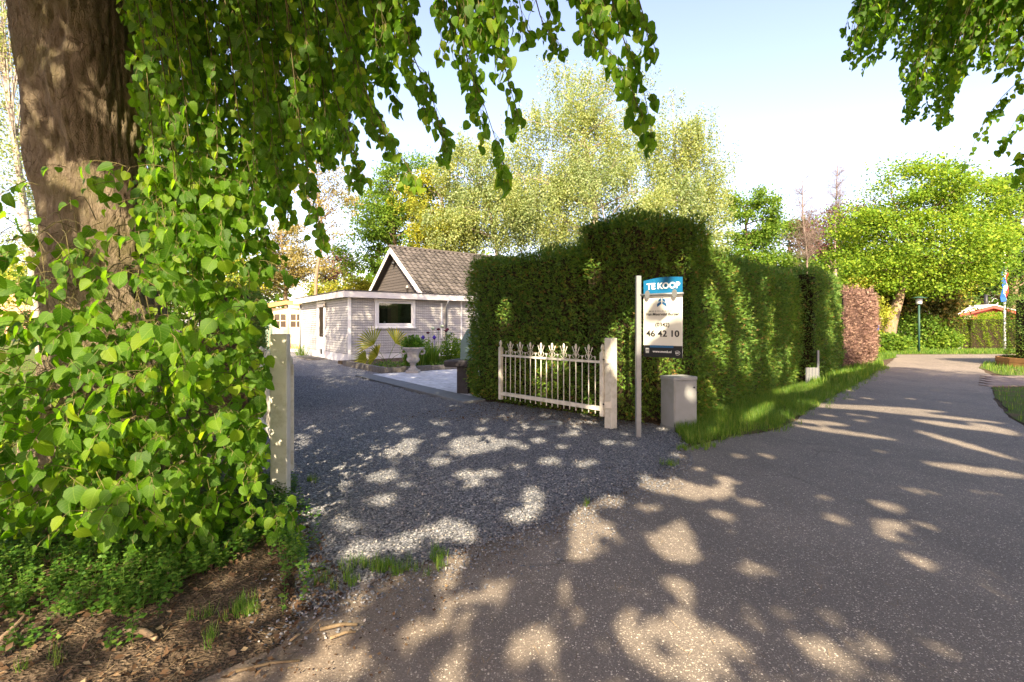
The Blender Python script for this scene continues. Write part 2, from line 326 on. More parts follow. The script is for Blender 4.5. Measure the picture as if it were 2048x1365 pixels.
def m_tile():
    m, nt, out = M('weathered roof tile')
    v = coords(nt)
    c = ramp(nt, rnd(nt), [(0, (0.038, 0.034, 0.033)), (0.5, (0.062, 0.055, 0.052)), (1, (0.098, 0.086, 0.08))])
    c = mixc(nt, ramp(nt, noise(nt, 3.0, 6, 0.7, v), [(0.45, (0, 0, 0)), (0.7, (0.6,) * 3)]), c, (0.10, 0.09, 0.065))
    princ(nt, out, c, 0.85, 0.2, normal=bump(nt, noise(nt, 40, 4, 0.6, v), 0.3, 0.01)); return m
MAT['tile'] = m_tile()

# ------------------------------------------------------------------ object helpers
WM = {}
def link(o, parent=None):
    COL.objects.link(o)
    if parent is not None:
        o.parent = parent
        WM[o.name] = WM[parent.name]
    return o
def tag(o, label=None, cat=None, group=None, kind=None):
    for k, v in (('label', label), ('category', cat), ('group', group), ('kind', kind)):
        if v: o[k] = v
    return o
def thing(name, label, cat, loc=(0, 0, 0), rz=0.0, group=None):
    o = bpy.data.objects.new(name, None); o.empty_display_size = 0.2
    o.location = loc; o.rotation_euler = (0, 0, rz)
    COL.objects.link(o)
    WM[o.name] = Matrix.Translation(Vector(loc)) @ Matrix.Rotation(rz, 4, 'Z')
    return tag(o, label, cat, group)
class MB:
    def __init__(s): s.v = []; s.f = []; s.sm = []
    def add(s, vs, fs, smooth=False):
        b = len(s.v); s.v += [tuple(x) for x in vs]
        for f in fs: s.f.append(tuple(i + b for i in f)); s.sm.append(smooth)
        return s
    def box(s, x0, x1, y0, y1, z0, z1, bev=0.0, mat=None):
        if bev:
            b = bev
            vs = []
            for (zz, k) in ((z0, b), (z0 + b, 0), (z1 - b, 0), (z1, b)):
                vs += [(x0 + k, y0 + b, zz), (x0 + max(k, b), y0 + k, zz), (x1 - max(k, b), y0 + k, zz), (x1 - k, y0 + b, zz),
                       (x1 - k, y1 - b, zz), (x1 - max(k, b), y1 - k, zz), (x0 + max(k, b), y1 - k, zz), (x0 + k, y1 - b, zz)]
            fs = [tuple(reversed(range(8))), tuple(range(24, 32))]
            for r in range(3):
                for i in range(8):
                    j = (i + 1) % 8; fs.append((r * 8 + i, r * 8 + j, r * 8 + 8 + j, r * 8 + 8 + i))
        else:
            vs = [(x0, y0, z0), (x1, y0, z0), (x1, y1, z0), (x0, y1, z0), (x0, y0, z1), (x1, y0, z1), (x1, y1, z1), (x0, y1, z1)]
            fs = [(3, 2, 1, 0), (4, 5, 6, 7), (0, 1, 5, 4), (1, 2, 6, 5), (2, 3, 7, 6), (3, 0, 4, 7)]
        if mat is not None: vs = [mat @ Vector(v) for v in vs]
        return s.add(vs, fs)
    def prism(s, pts, z0, z1, mat=None):
        n = len(pts); vs = [(p[0], p[1], z0) for p in pts] + [(p[0], p[1], z1) for p in pts]
        fs = [tuple(reversed(range(n))), tuple(range(n, 2 * n))] + [(i, (i + 1) % n, n + (i + 1) % n, n + i) for i in range(n)]
        if mat is not None: vs = [mat @ Vector(v) for v in vs]
        return s.add(vs, fs)
    def tube(s, pts, r, seg=8, cap=True, smooth=True):
        pts = [Vector(p) for p in pts]; n = len(pts)
        rs = r if isinstance(r, (list, tuple)) else [r] * n
        vs = []; up = None
        for i, p in enumerate(pts):
            d = (pts[min(i + 1, n - 1)] - pts[max(i - 1, 0)])
            d = d.normalized() if d.length > 1e-9 else Vector((0, 0, 1))
            a = Vector((0, 0, 1)) if abs(d.z) < 0.9 else Vector((1, 0, 0))
            if up is not None: a = up
            x = d.cross(a);
            if x.length < 1e-6: x = d.orthogonal()
            x.normalize(); y = x.cross(d).normalized(); up = y
            for k in range(seg):
                t = 2 * math.pi * k / seg
                vs.append(p + (x * math.cos(t) + y * math.sin(t)) * rs[i])
        fs = [(i * seg + k, i * seg + (k + 1) % seg, (i + 1) * seg + (k + 1) % seg, (i + 1) * seg + k) for i in range(n - 1) for k in range(seg)]
        if cap: fs += [tuple(reversed(range(seg))), tuple(range((n - 1) * seg, n * seg))]
        return s.add(vs, fs, smooth)
    def lathe(s, prof, c=(0, 0, 0), seg=16, smooth=True, flute=0.0, sq=0):
        vs = []; c = Vector(c)
        for (r, z) in prof:
            for k in range(seg):
                t = 2 * math.pi * k / seg
                rr = r * (1 + (flute if k % 2 else -flute))
                vs.append(c + Vector((rr * math.cos(t), rr * math.sin(t), z)))
        n = len(prof)
        fs = [(i * seg + k, i * seg + (k + 1) % seg, (i + 1) * seg + (k + 1) % seg, (i + 1) * seg + k) for i in range(n - 1) for k in range(seg)]
        fs += [tuple(reversed(range(seg))), tuple(range((n - 1) * seg, n * seg))]
        return s.add(vs, fs, smooth)
    def mesh(s, name, mat, inv=None):
        me = bpy.data.meshes.new(name)
        vs = [inv @ Vector(v) for v in s.v] if inv is not None else s.v
        me.from_pydata(vs, [], s.f); me.polygons.foreach_set('use_smooth', s.sm)
        if mat: me.materials.append(mat)
        me.update(); return me
    def obj(s, name, mat, parent=None, world=False, **kw):
        inv = WM[parent.name].inverted() if (world and parent is not None) else None
        o = bpy.data.objects.new(name, s.mesh(name, mat, inv)); link(o, parent)
        return tag(o, **kw) if kw else o
def np_mesh(name, V, loops, starts, totals, mat, uv=None, smooth=False):
    me = bpy.data.meshes.new(name)
    me.vertices.add(len(V)); me.vertices.foreach_set('co', np.asarray(V, np.float32).ravel())
    me.loops.add(len(loops)); me.loops.foreach_set('vertex_index', np.asarray(loops, np.int32))
    me.polygons.add(len(starts)); me.polygons.foreach_set('loop_start', np.asarray(starts, np.int32))
    me.polygons.foreach_set('loop_total', np.asarray(totals, np.int32))
    if smooth: me.polygons.foreach_set('use_smooth', np.ones(len(starts), bool))
    if uv is not None:
        l = me.uv_layers.new(name='UVMap'); l.data.foreach_set('uv', np.asarray(uv, np.float32).ravel())
    if mat: me.materials.append(mat)
    me.update(calc_edges=True); return me
def unit(a): return a / np.maximum(np.linalg.norm(a, axis=1, keepdims=True), 1e-9)
def cloud(name, tmpl, pos, axis, nrm, size, mat, parent=None, world=True, uv=False, vary=False, **kw):
    """many copies of one small shape joined into one mesh"""
    tv, tf = tmpl; tv = np.asarray(tv, float); k = len(tv); n = len(pos)
    if n == 0: pos = np.array([[0, 0, -5.0]]); axis = np.array([[1, 0, 0.]]); nrm = np.array([[0, 0, 1.]]); size = np.array([.01]); n = 1
    x = unit(axis); z = nrm - (nrm * x).sum(1, keepdims=True) * x; z = unit(z); y = np.cross(z, x)
    size = np.asarray(size)
    if size.ndim == 1: size = np.repeat(size[:, None], 3, 1)
    TX = np.repeat(tv[None, :, 0:1], n, 0); TY_ = np.repeat(tv[None, :, 1:2], n, 0); TZ = np.repeat(tv[None, :, 2:3], n, 0)
    if vary:
        q = lambda a, b: rng.uniform(a, b, (n, 1, 1))
        TZ = TZ * q(.3, 1.6) + np.abs(TY_) * q(-.25, .75) - TX ** 2 * q(-.12, .42) + TX * TY_ * q(-.45, .45)
        TY_ = TY_ * q(.78, 1.12) * (1 + np.sign(TY_) * q(-.10, .10)) + TX ** 2 * q(-.12, .12)
    V = pos[:, None, :] + x[:, None, :] * (TX * size[:, None, 0:1]) + y[:, None, :] * (TY_ * size[:, None, 1:2]) + z[:, None, :] * (TZ * size[:, None, 2:3])
    V = V.reshape(-1, 3)
    if world and parent is not None:
        inv = np.array(WM[parent.name].inverted()); V = V @ inv[:3, :3].T + inv[:3, 3]
    fl = np.concatenate([np.array(f) for f in tf]); tot = np.array([len(f) for f in tf])
    loops = (fl[None, :] + (np.arange(n) * k)[:, None]).ravel()
    totals = np.tile(tot, n); starts = np.concatenate([[0], np.cumsum(totals)[:-1]])
    u = np.tile(tv[fl][:, :2], (n, 1)) if uv else None
    me = np_mesh(name, V, loops, starts, totals, mat, u)
    o = bpy.data.objects.new(name, me); link(o, parent)
    return tag(o, **kw) if kw else o
def twigs(name, segs, mat, parent, **kw):
    """thin three-sided stems from (p0, p1, r0, r1) arrays; leaf stalks are flat ribbons"""
    thin = [s for s in segs if s[2] < .00115]; segs = [s for s in segs if s[2] >= .00115]
    if thin:
        A = np.array([s[0] for s in thin], float); B = np.array([s[1] for s in thin], float); sd = np.array([[1., .2, 0]]) * .0013
        V = np.stack([A - sd, A + sd, B + sd, B - sd], 1).reshape(-1, 3); n = len(A)
        if parent is not None:
            inv = np.array(WM[parent.name].inverted()); V = V @ inv[:3, :3].T + inv[:3, 3]
        o = bpy.data.objects.new('leaf_stalks', np_mesh('leaf_stalks', V, np.arange(n * 4), np.arange(n) * 4, np.full(n, 4), mat)); link(o, parent); tag(o, kind='stuff')
    A = np.array([s[0] for s in segs], float); B = np.array([s[1] for s in segs], float)
    r0 = np.array([s[2] for s in segs]); r1 = np.array([s[3] for s in segs])
    d = unit(B - A); a = np.where(np.abs(d[:, 2:3]) < 0.9, np.array([[0, 0, 1.]]), np.array([[1., 0, 0]]))
    x = unit(np.cross(d, a)); y = np.cross(x, d)
    V = []
    for base, r in ((A, r0), (B, r1)):
        for k in range(3):
            t = 2 * math.pi * k / 3; V.append(base + (x * math.cos(t) + y * math.sin(t)) * r[:, None])
    V = np.stack(V, 1).reshape(-1, 3); n = len(A)
    if parent is not None:
        inv = np.array(WM[parent.name].inverted()); V = V @ inv[:3, :3].T + inv[:3, 3]
    f = np.array([0, 1, 4, 3, 1, 2, 5, 4, 2, 0, 3, 5])
    loops = (f[None, :] + (np.arange(n) * 6)[:, None]).ravel()
    totals = np.full(n * 3, 4); starts = np.arange(n * 3) * 4
    o = bpy.data.objects.new(name, np_mesh(name, V, loops, starts, totals, mat)); link(o, parent)
    return tag(o, **kw) if kw else o

LEAF = ([(0, 0, 0), (-0.08, 0.23, .03), (0.10, 0.45, .09), (0.44, 0.50, .08), (0.77, 0.32, .0), (1.03, 0, -0.14), (0.45, 0, -0.02),
         (0.77, -0.32, .0), (0.44, -0.50, .08), (0.10, -0.45, .09), (-0.08, -0.23, .03)],
        [(0, 1, 2, 6)[::-1], (2, 3, 6)[::-1], (3, 4, 5, 6)[::-1], (6, 5, 7, 8)[::-1], (6, 8, 9)[::-1], (6, 9, 10, 0)[::-1]])
DIAMOND = ([(0, 0, 0), (0.5, 0.42, 0.08), (1, 0, 0), (0.5, -0.42, 0.08)], [(0, 2, 1), (0, 3, 2)])
SPRAY = ([(0, 0, 0), (0.68, 0.27, .02), (0.42, 0.07, .03), (1.06, 0.0, -0.1), (0.42, -0.07, .03), (0.68, -0.27, .02)],
         [(0, 1, 2), (0, 2, 3, 4), (0, 4, 5)])
BLADE = ([(0, 0.5, 0), (0, -0.5, 0), (0.55, 0.38, 0.06), (0.55, -0.38, 0.06), (1, 0, 0.3)], [(0, 1, 3, 2), (2, 3, 4)])
STONE = ([(0.5, 0, -.1), (0, 0.42, -0.05), (-0.46, 0.06, -.1), (0, -0.4, -0.07), (0.08, 0.02, 0.28)],
         [(0, 1, 4), (1, 2, 4), (2, 3, 4), (3, 0, 4)])

# ------------------------------------------------------------------ ground, road, driveway, lawn
def sheet(name, pts, z, mat, sub=0.0, amp=0.0, kind='structure'):
    out = []
    r = random.Random(len(name))
    n = len(pts)
    for i in range(n):
        a, b = Vector(pts[i][:2]), Vector(pts[(i + 1) % n][:2])
        k = max(1, int((b - a).length / sub)) if sub and (b - a).length < 9 else 1
        for j in range(k):
            q = a.lerp(b, j / k)
            w = amp * min(1.0, 0.3 + max(q.y, 0) * 0.12)
            out.append((q.x + r.uniform(-w, w), q.y + r.uniform(-w, w), z))
    me = bpy.data.meshes.new(name)
    from mathutils.geometry import tessellate_polygon
    tris = tessellate_polygon([[Vector(p) for p in out]])
    fs = []
    for t in tris:
        a, b, c = (Vector(out[i]) for i in t)
        fs.append(t if (b - a).cross(c - a).z > 0 else t[::-1])
    me.from_pydata(out, [], fs); me.materials.append(mat); me.update()
    o = bpy.data.objects.new(name, me); link(o); return tag(o, kind=kind)
sheet('ground', [(-400, -60), (400, -60), (400, 600), (-400, 600)], 0.0, MAT['soil'])
sheet('lawn', [(-60, 3.2), (-4.7, 3.0), (-4.4, 4.6), (-3.9, 6.0), (-4.6, 9), (-9, 17), (-17, 28), (-20, 60), (-120, 80)], 0.004, MAT['turf'], 0.4, 0.12)
sheet('far_lawn', [(9.5, 24.6), (17, 23.7), (19, 24.3), (27, 24.8), (60, 26), (60, 60), (5, 60), (5, 30)], 0.006, MAT['turf'], 0.5, 0.1)
verge_pts = [G(1352, 866), G(1375, 892), G(1420, 884), G(1470, 870), G(1560, 858), G(1572, 842), G(1640, 808), G(1672, 790), G(1722, 764), G(1768, 735), G(1760, 722), G(1792, 716), G(1790, 709),
             G(1740, 708), G(1690, 742), G(1620, 770), G(1500, 795), G(1400, 812), G(1345, 845)]
sheet('grass_verge', verge_pts, 0.012, MAT['turf'], 0.16, 0.10)
rv_pts = [(7.35, 6.6), (8.0, 7.7), (9.3, 9.2), (11.4, 11.5), (12.5, 11.6), (30, 11.6), (30, -3), (7.0, -3), (7.2, 3)]
sheet('right_verge', rv_pts, 0.010, MAT['turf'], 0.3, 0.06)
isl_pts = [(14.4, 14.2), (16.3, 16.8), (18.5, 18.9), (22, 20.2), (32, 20.6), (32, 14.0), (18, 14.0)]
sheet('grass_island', isl_pts, 0.010, MAT['turf'], 0.4, 0.06)
road = [(-2.4, -8), (-1.45, 1.2), (-1.35, 2.0), G(560, 1290), G(640, 1180), G(900, 1060), G(1290, 930), G(1385, 893), G(1470, 872), G(1560, 860), G(1642, 806), G(1722, 764), G(1772, 733), G(1790, 716),
        (18.9, 24.2), (27, 24.6), (45, 25), (45, 21), (30, 21), (22, 20.3), (18.5, 19.0), (16.2, 16.8), (14.2, 14.3), (13.0, 12.9), (11.5, 11.6), (9.3, 9.3), (8.0, 7.8), (7.3, 6.8), (7.2, 3), (7.0, -8)]
sheet('road', road, 0.004, MAT['asphalt'], 0.3, 0.03)
drive = [G(590, 1238), G(738, 1170), G(850, 1128), G(924, 1108), G(1049, 1066), G(1173, 1012), G(1272, 978), G(1347, 937), G(1374, 884), G(1345, 862), (2.1, 7.3), (1.3, 8.0), (-0.3, 9.3), (-1.2, 9.4), (-4.35, 13.65), (-3.6, 14.6),
         (-5.8, 17.7), (-6.2, 18.9), (-10.7, 24.8), (-12.5, 27.0), (-16.5, 28.6), (-9.5, 18), (-4.5, 9.5), (-3.7, 6.8), (-2.6, 5.0), (-2.05, 4.1), G(575, 1060), G(590, 1110)]
sheet('driveway', drive, 0.011, MAT['gravel'], 0.09, 0.07)
sheet('terrace', [(-16.5, 28.2), (-12.0, 26.4), (-10.6, 25.2), (-11.0, 32), (-17, 32)], 0.016, MAT['paver'])

def in_poly(x, y, poly):
    inside = np.zeros(len(x), bool); n = len(poly)
    for i in range(n):
        x0, y0 = poly[i][0], poly[i][1]; x1, y1 = poly[(i + 1) % n][0], poly[(i + 1) % n][1]
        c = ((y0 > y) != (y1 > y)) & (x < (x1 - x0) * (y - y0) / ((y1 - y0) or 1e-9) + x0)
        inside ^= c
    return inside
def scatter(poly, n, ymin=None, ymax=None, near=0.0):
    xs = [p[0] for p in poly]; ys = [p[1] for p in poly]
    y0, y1 = (ymin if ymin is not None else min(ys)), (ymax if ymax is not None else max(ys))
    out = []
    tot = 0
    while tot < n:
        x = rng.uniform(min(xs), max(xs), n); 
        u = rng.uniform(0, 1, n)
        y = y0 + (y1 - y0) * (u ** (1 + near))
        ok = in_poly(x, y, poly); out.append(np.stack([x[ok], y[ok]], 1)); tot += ok.sum()
        if len(out) > 60: break
    return np.concatenate(out)[:n]
def rdir(n): return unit(rng.normal(size=(n, 3)))

# loose chips on the driveway, thicker near the camera, a few rolled onto the asphalt
g = scatter(drive, 70000, 2.3, 14, 0.75)
edge = np.concatenate([scatter([G(540, 1300), G(700, 1225), G(930, 1145), G(1180, 1045), G(1300, 1000), G(1390, 930), G(1374, 884), G(1272, 940), G(924, 1060), G(600, 1200)], 3200), scatter([G(500, 1310), G(800, 1260), G(1250, 1080), G(1420, 930), G(1300, 950), G(600, 1180), G(540, 1120), G(480, 1200)], 900)])
g = np.concatenate([g, edge]); n = len(g)
sz = rng.uniform(0.009, 0.021, n)
pos = np.column_stack([g, 0.013 + sz * rng.uniform(0.0, 0.45, n)])
ax = rdir(n); ax[:, 2] *= 0.35
nz = rdir(n) * 0.5 + np.array([0, 0, 1.0])
def m_chip():
    m, nt, out = M('split gravel')
    c = ramp(nt, rnd(nt), [(0, (0.07, 0.075, 0.085)), (0.5, (0.15, 0.155, 0.17)), (0.85, (0.23, 0.23, 0.24)), (0.96, (0.32, 0.29, 0.25)), (1, (0.42, 0.40, 0.36))])
    princ(nt, out, c, 0.6, 0.35, normal=bump(nt, noise(nt, 300, 2, 0.5, coords(nt)), 0.3, 0.003)); return m
MAT['chip'] = m_chip()
cloud('gravel', STONE, pos, ax, nz, np.column_stack([sz * rng.uniform(1, 1.6, n), sz * 1.1, sz]), MAT['chip'], kind='stuff')

# ------------------------------------------------------------------ lit patches that the canopy leaves open (x, y, rx, ry, tilt in photo pixels)
PATCH = [(1057, 1297, 72, 50, 0), (887, 1247, 28, 17, 0), (941, 1193, 44, 17, -5), (804, 1326, 50, 28, -20), (618, 1350, 38, 22, -15), (1264, 1276, 40, 75, -25), (1350, 1250, 60, 60, -20),
         (1400, 1320, 90, 50, 25), (1355, 1065, 32, 26, 20), (1247, 1086, 26, 12, 0), (1177, 1098, 34, 14, 15), (1350, 978, 78, 17, 10), (957, 890, 58, 17, 0), (930, 905, 25, 10, 0),
         (804, 887, 40, 10, -5), (800, 908, 36, 8, -5), (726, 868, 36, 7, -5), (676, 966, 36, 17, -18), (1102, 924, 24, 9, 0), (974, 949, 36, 9, 0), (1065, 992, 24, 22, 10), (1070, 1022, 26, 10, 10),
         (1181, 926, 20, 7, 0), (1028, 836, 28, 7, 5), (850, 1069, 32, 9, 0), (742, 828, 18, 5, 0), (810, 840, 18, 4, 0), (650, 1010, 25, 20, -20), (1120, 1180, 20, 18, 0), (1000, 1170, 20, 15, 0),
         (1373, 983, 55, 18, 10), (1392, 1114, 24, 13, 0), (1495, 1134, 22, 15, 30), (1719, 1173, 30, 11, 20), (1740, 1300, 60, 18, 8), (1620, 1275, 40, 15, 15), (1500, 1240, 26, 24, 0), (1490, 1310, 50, 24, 10),
         (1738, 817, 150, 5.5, 3), (1840, 830, 170, 4, 6), (1690, 866, 110, 5, 8), (1934, 892, 110, 6, 16), (1958, 942, 110, 9, 8), (1836, 983, 46, 6, 8), (1972, 988, 40, 4.5, 8), (1617, 948, 18, 4, 0), (1640, 846, 60, 5, 6),
         (1990, 860, 60, 7, 12), (1900, 851, 80, 5, 8), (1890, 1090, 20, 5, 10), (2020, 1085, 30, 6, 5), (1590, 782, 50, 9, -10), (1510, 832, 36, 14, -25), (1680, 752, 40, 5, -10), (1620, 1040, 14, 6, 0), (1480, 1020, 12, 5, 0),
         (150, 1255, 75, 18, 0), (80, 1330, 100, 24, 0), (400, 1310, 95, 26, -10), (250, 1345, 80, 18, 0), (640, 1345, 70, 24, -10), (270, 1280, 30, 10, 0), (560, 1215, 24, 14, -30), (500, 1250, 30, 14, -20), (690, 1210, 26, 10, -20), (1200, 1010, 16, 8, 0),
         (760, 1100, 20, 9, 0), (620, 1130, 20, 10, -30), (520, 1120, 24, 10, 0), (300, 1170, 40, 14, 0), (1130, 872, 20, 4, 0), (1030, 870, 16, 4, 0), (890, 850, 14, 4, 0), (870, 790, 20, 2.5, 0), (930, 780, 24, 2.5, 0)]
_pr = random.Random(21)
SPECK = []                                     # small openings, in metres on the ground
for _ in range(105):
    yy = _pr.uniform(3.0, 9.5); xx = _pr.uniform(-.5, .42) * yy + .3
    SPECK.append((xx, yy, _pr.uniform(.05, .13)))
for _ in range(60):
    yy = _pr.uniform(2.0, 12.0); xx = _pr.uniform(.1, .9) * yy
    SPECK.append((xx, yy, _pr.uniform(.04, .11)))
TANEL = math.tan(math.radians(SUN_EL))
def sun_ground(p):
    t = (p[:, 2]) / TANEL
    return p[:, 0] + t * SDX / _h, p[:, 1] + t * SDY / _h
def lit_mask(p, grow=1.0):
    gx, gy = sun_ground(p)
    ok = gy > 1.2
    Y = np.maximum(gy, 0.2); u = 1024 + gx / Y * FPX; v = HZ + EYE * FPX / Y
    hit = np.zeros(len(p), bool)
    for (cx, cy, rx, ry, t) in PATCH:
        c, s = math.cos(math.radians(t)), math.sin(math.radians(t))
        du, dv = u - cx, v - cy
        kk = grow * (.78 if cy > 1150 else 1.0); a = (du * c + dv * s) / (rx * kk); b = (-du * s + dv * c) / (ry * kk)
        hit |= (a * a + b * b < 1)
    hit &= ok
    for (cx, cy, rr) in SPECK: hit |= (gx - cx) ** 2 + ((gy - cy) * .75) ** 2 < (rr + .03) ** 2
    hit |= (gy > 17.0) & (gx > 9.5)
    hit |= (gx < -5.5) & (gy > 4.0) & (gy < 8.5)                 # the lawn and the leaves left of the trunk stand in the sun
    hit |= (gx < -12.5) & (gy > 14)
    hit |= (gy > 29)
    return hit
def lit_wall(p, spots):
    """open the canopy toward spots (world point, radius)"""
    hit = np.zeros(len(p), bool)
    S3 = np.array(SUNV)
    for (c, r) in spots:
        d = p - np.array(c); t = d @ S3
        q = d - t[:, None] * S3
        hit |= (np.linalg.norm(q, axis=1) < r) & (t < 0)
    return hit
SPOTS = [(P(1248, 680, 7.4), 0.34), (P(1240, 760, 7.4), 0.28), (P(1325, 735, 7.5), 0.32), (P(1100, 730, 8.1), 0.34), (P(1010, 640, 9.2), 0.18), (P(1180, 560, 7.9), .16), (P(1340, 600, 6.2), 0.13), (P(1275, 640, 6.4), 0.12),
         (P(1360, 758, 7.2), 0.14), (P(1470, 620, 9.2), 0.42), (P(1475, 740, 9.4), 0.3), (P(1540, 600, 10), 0.4), (P(1560, 690, 10.2), 0.42), (P(1430, 550, 8.6), 0.4), (P(1420, 730, 8.6), 0.3), (P(1610, 690, 11), 0.4), (P(1620, 580, 11), 0.35), (P(1660, 640, 13.5), 0.5), (P(1500, 690, 9.6), .3), (P(1410, 640, 8.3), .25), (P(1640, 740, 12), .3),
         (P(560, 790, 4.2), 0.12), (P(560, 900, 4.2), 0.13), (P(140, 830, 3.8), 0.5), (P(60, 750, 3.0), 0.55), (P(80, 500, 3.2), 0.4), (P(320, 620, 3.2), 0.28), (P(200, 960, 3.0), 0.5), (P(420, 930, 3.0), 0.35), (P(330, 740, 3.1), 0.25),
         (P(180, 420, 3.8), 0.22), (P(190, 120, 3.7), 0.2), (P(120, 300, 3.7), 0.16), (P(500, 860, 3.3), 0.2), (P(880, 540, 24), 1.4), (P(980, 560, 27), 1.5), (P(60, 1000, 2.8), 0.4), (P(420, 760, 3.2), .4), (P(480, 620, 3.4), .32), (P(300, 860, 3.0), .45), (P(200, 740, 3.2), .4), (P(400, 520, 3.4), .3), (P(600, 200, 3.3), .2), (P(440, 300, 3.3), .22), (P(780, 120, 3.1), .16), (P(960, 120, 2.9), .2), (P(1200, 80, 2.9), .2)]

# ------------------------------------------------------------------ strands of hanging leaves
def smooth_path(pts, n):
    pts = [Vector(p) for p in pts]
    if len(pts) == 2: return [pts[0].lerp(pts[1], i / n) for i in range(n + 1)]
    out = []
    m = len(pts) - 1
    for i in range(n + 1):
        t = i / n * m; k = min(int(t), m - 1); f = t - k
        p0 = pts[max(k - 1, 0)]; p1 = pts[k]; p2 = pts[k + 1]; p3 = pts[min(k + 2, m)]
        out.append(0.5 * ((2 * p1) + (p2 - p0) * f + (2 * p0 - 5 * p1 + 4 * p2 - p3) * f * f + (3 * p1 - p0 - 3 * p2 + p3) * f ** 3))
    return out
class Leaves:
    def __init__(s): s.p = []; s.a = []; s.n = []; s.s = []; s.seg = []
    def leaf(s, p, a, n, size):
        s.p.append(p); s.a.append(a); s.n.append(n); s.s.append(size)
    def shoot(s, p0, d, L, size, sp=0.045, sag=0.5, face=(0, -0.6, 0.8), r=0.0022, spread=0.7):
        """a thin shoot with leaves alternating left and right"""
        p = Vector(p0); d = Vector(d).normalized(); n = max(2, int(L / sp)); side = 1
        q = p.copy()
        for i in range(n):
            d = (d + Vector((random.gauss(0, .10), random.gauss(0, .10), -sag / n + random.gauss(0, .05)))).normalized()
            q2 = q + d * sp
            s.seg.append((q[:], q2[:], r * (1 - .7 * i / n), r * (1 - .7 * (i + 1) / n)))
            sd = d.cross(Vector((0, 0, 1)));
            if sd.length < .1: sd = Vector((random.uniform(-1, 1), random.uniform(-1, 1), 0))
            sd.normalize(); side = -side
            a = (d * 0.35 + sd * side * random.uniform(.3, 1) * spread + Vector((0, 0, -random.uniform(.35, 1.1)))).normalized()
            pet = q2 + a * size * random.uniform(.25, .45)
            s.seg.append((q2[:], pet[:], .0011, .0009))
            nn = Vector(face) + Vector((random.gauss(0, .55), random.gauss(0, .5), random.gauss(0, .45)))
            z = size * random.uniform(.6, 1.12) * (1 - .35 * (i / n) ** 2)
            s.leaf(pet[:], (a + Vector((random.gauss(0, .25), random.gauss(0, .25), random.gauss(0, .2))))[:], nn[:], z)
            q = q2
    def strand(s, pts, size, width, dens=1.0, r0=.006, face=(0, -0.5, 0.6)):
        path = smooth_path(pts, max(6, int(sum((Vector(pts[i + 1]) - Vector(pts[i])).length for i in range(len(pts) - 1)) / 0.07)))
        n = len(path)
        for i in range(n - 1):
            s.seg.append((path[i][:], path[i + 1][:], r0 * (1 - .8 * i / n), r0 * (1 - .8 * (i + 1) / n)))
            t = i / n
            for _ in range(2 if random.random() < .6 * dens else 1):
                if random.random() > dens: continue
                w = width * (1 - .65 * t) * random.uniform(.4, 1.1)
                d = (path[i + 1] - path[i]).normalized() * .8 + Vector((random.uniform(-1, 1), random.uniform(-1, 1), random.uniform(-.9, .1)))
                s.shoot(path[i], d, max(w, .08), size, 0.05, .6, face, .0016)
        s.shoot(path[-1], path[-1] - path[-2], .1, size * .8, .045, .5, face, .0014)
    def arrays(s): return np.array(s.p, float), np.array(s.a, float), np.array(s.n, float), np.array(s.s, float)

# ------------------------------------------------------------------ the old lime tree beside the drive
TY = 4.25
tree1 = thing('lime_tree', 'old lime tree with a thick furrowed trunk and leafy shoots beside the left gate post', 'tree', ((225 - 1024) * TY / FPX, TY, 0))
def trunk_mesh():
    ks = [(-0.06, 214, .86), (0.12, 218, .70), (.45, 228, .56), (.95, 233, .50), (1.5, 222, .435), (2.1, 206, .375), (2.55, 200, .37), (3.0, 190, .385), (3.6, 174, .43), (4.2, 162, .48), (4.9, 155, .55), (5.6, 150, .52), (6.4, 145, .42)]
    rows, seg = 230, 128
    zs = np.linspace(ks[0][0], ks[-1][0], rows)
    cx = np.interp(zs, [k[0] for k in ks], [(k[1] - 1024) * TY / FPX for k in ks]); rr = np.interp(zs, [k[0] for k in ks], [k[2] for k in ks])
    t = np.linspace(0, 2 * math.pi, seg, endpoint=False)
    Z, T = np.meshgrid(zs, t, indexing='ij')
    R = np.repeat(rr[:, None], seg, 1)
    R = R * (1 + .06 * np.sin(3 * T + Z * 1.1) + .045 * np.sin(5 * T - Z * 2.0 + 1) + .02 * np.sin(9 * T + Z * 4))
    R += np.where(Z < .6, (.6 - Z) * .16 * np.maximum(0, np.sin(5 * T + .7)), 0)
    # furrows running up the stem
    f = np.abs(np.sin(T * 19 + 1.6 * np.sin(Z * 3.1 + T * 2) + .7 * np.sin(Z * 9 + T * 5)))
    f2 = np.abs(np.sin(T * 33 + 1.9 * np.sin(Z * 5.2 + T) + Z * 2.5))
    R -= .026 * (1 - f) ** 2.0 + .016 * (1 - f2) ** 2
    R += rng.normal(size=R.shape) * .0022
    for (bz, bt, br, bh) in ((1.95, 4.3, .28, .06), (2.9, 4.0, .3, .05), (1.2, 5.2, .25, .07), (3.4, 5.0, .35, .06), (2.4, 5.5, .2, .05)):
        R += bh * np.exp(-(((Z - bz) / br) ** 2 + ((np.angle(np.exp(1j * (T - bt)))) / .5) ** 2))
    V = np.stack([cx[:, None] + R * np.cos(T), TY + R * np.sin(T), Z], -1).reshape(-1, 3)
    inv = np.array(WM[tree1.name].inverted()); V = V + inv[:3, 3]
    i, j = np.meshgrid(np.arange(rows - 1), np.arange(seg), indexing='ij')
    j2 = (j + 1) % seg
    L = np.stack([i * seg + j, i * seg + j2, (i + 1) * seg + j2, (i + 1) * seg + j], -1).reshape(-1)
    nf = (rows - 1) * seg
    me = np_mesh('trunk', V, L, np.arange(nf) * 4, np.full(nf, 4), MAT['limebark'], smooth=True)
    o = bpy.data.objects.new('trunk', me); link(o, tree1)
trunk_mesh()
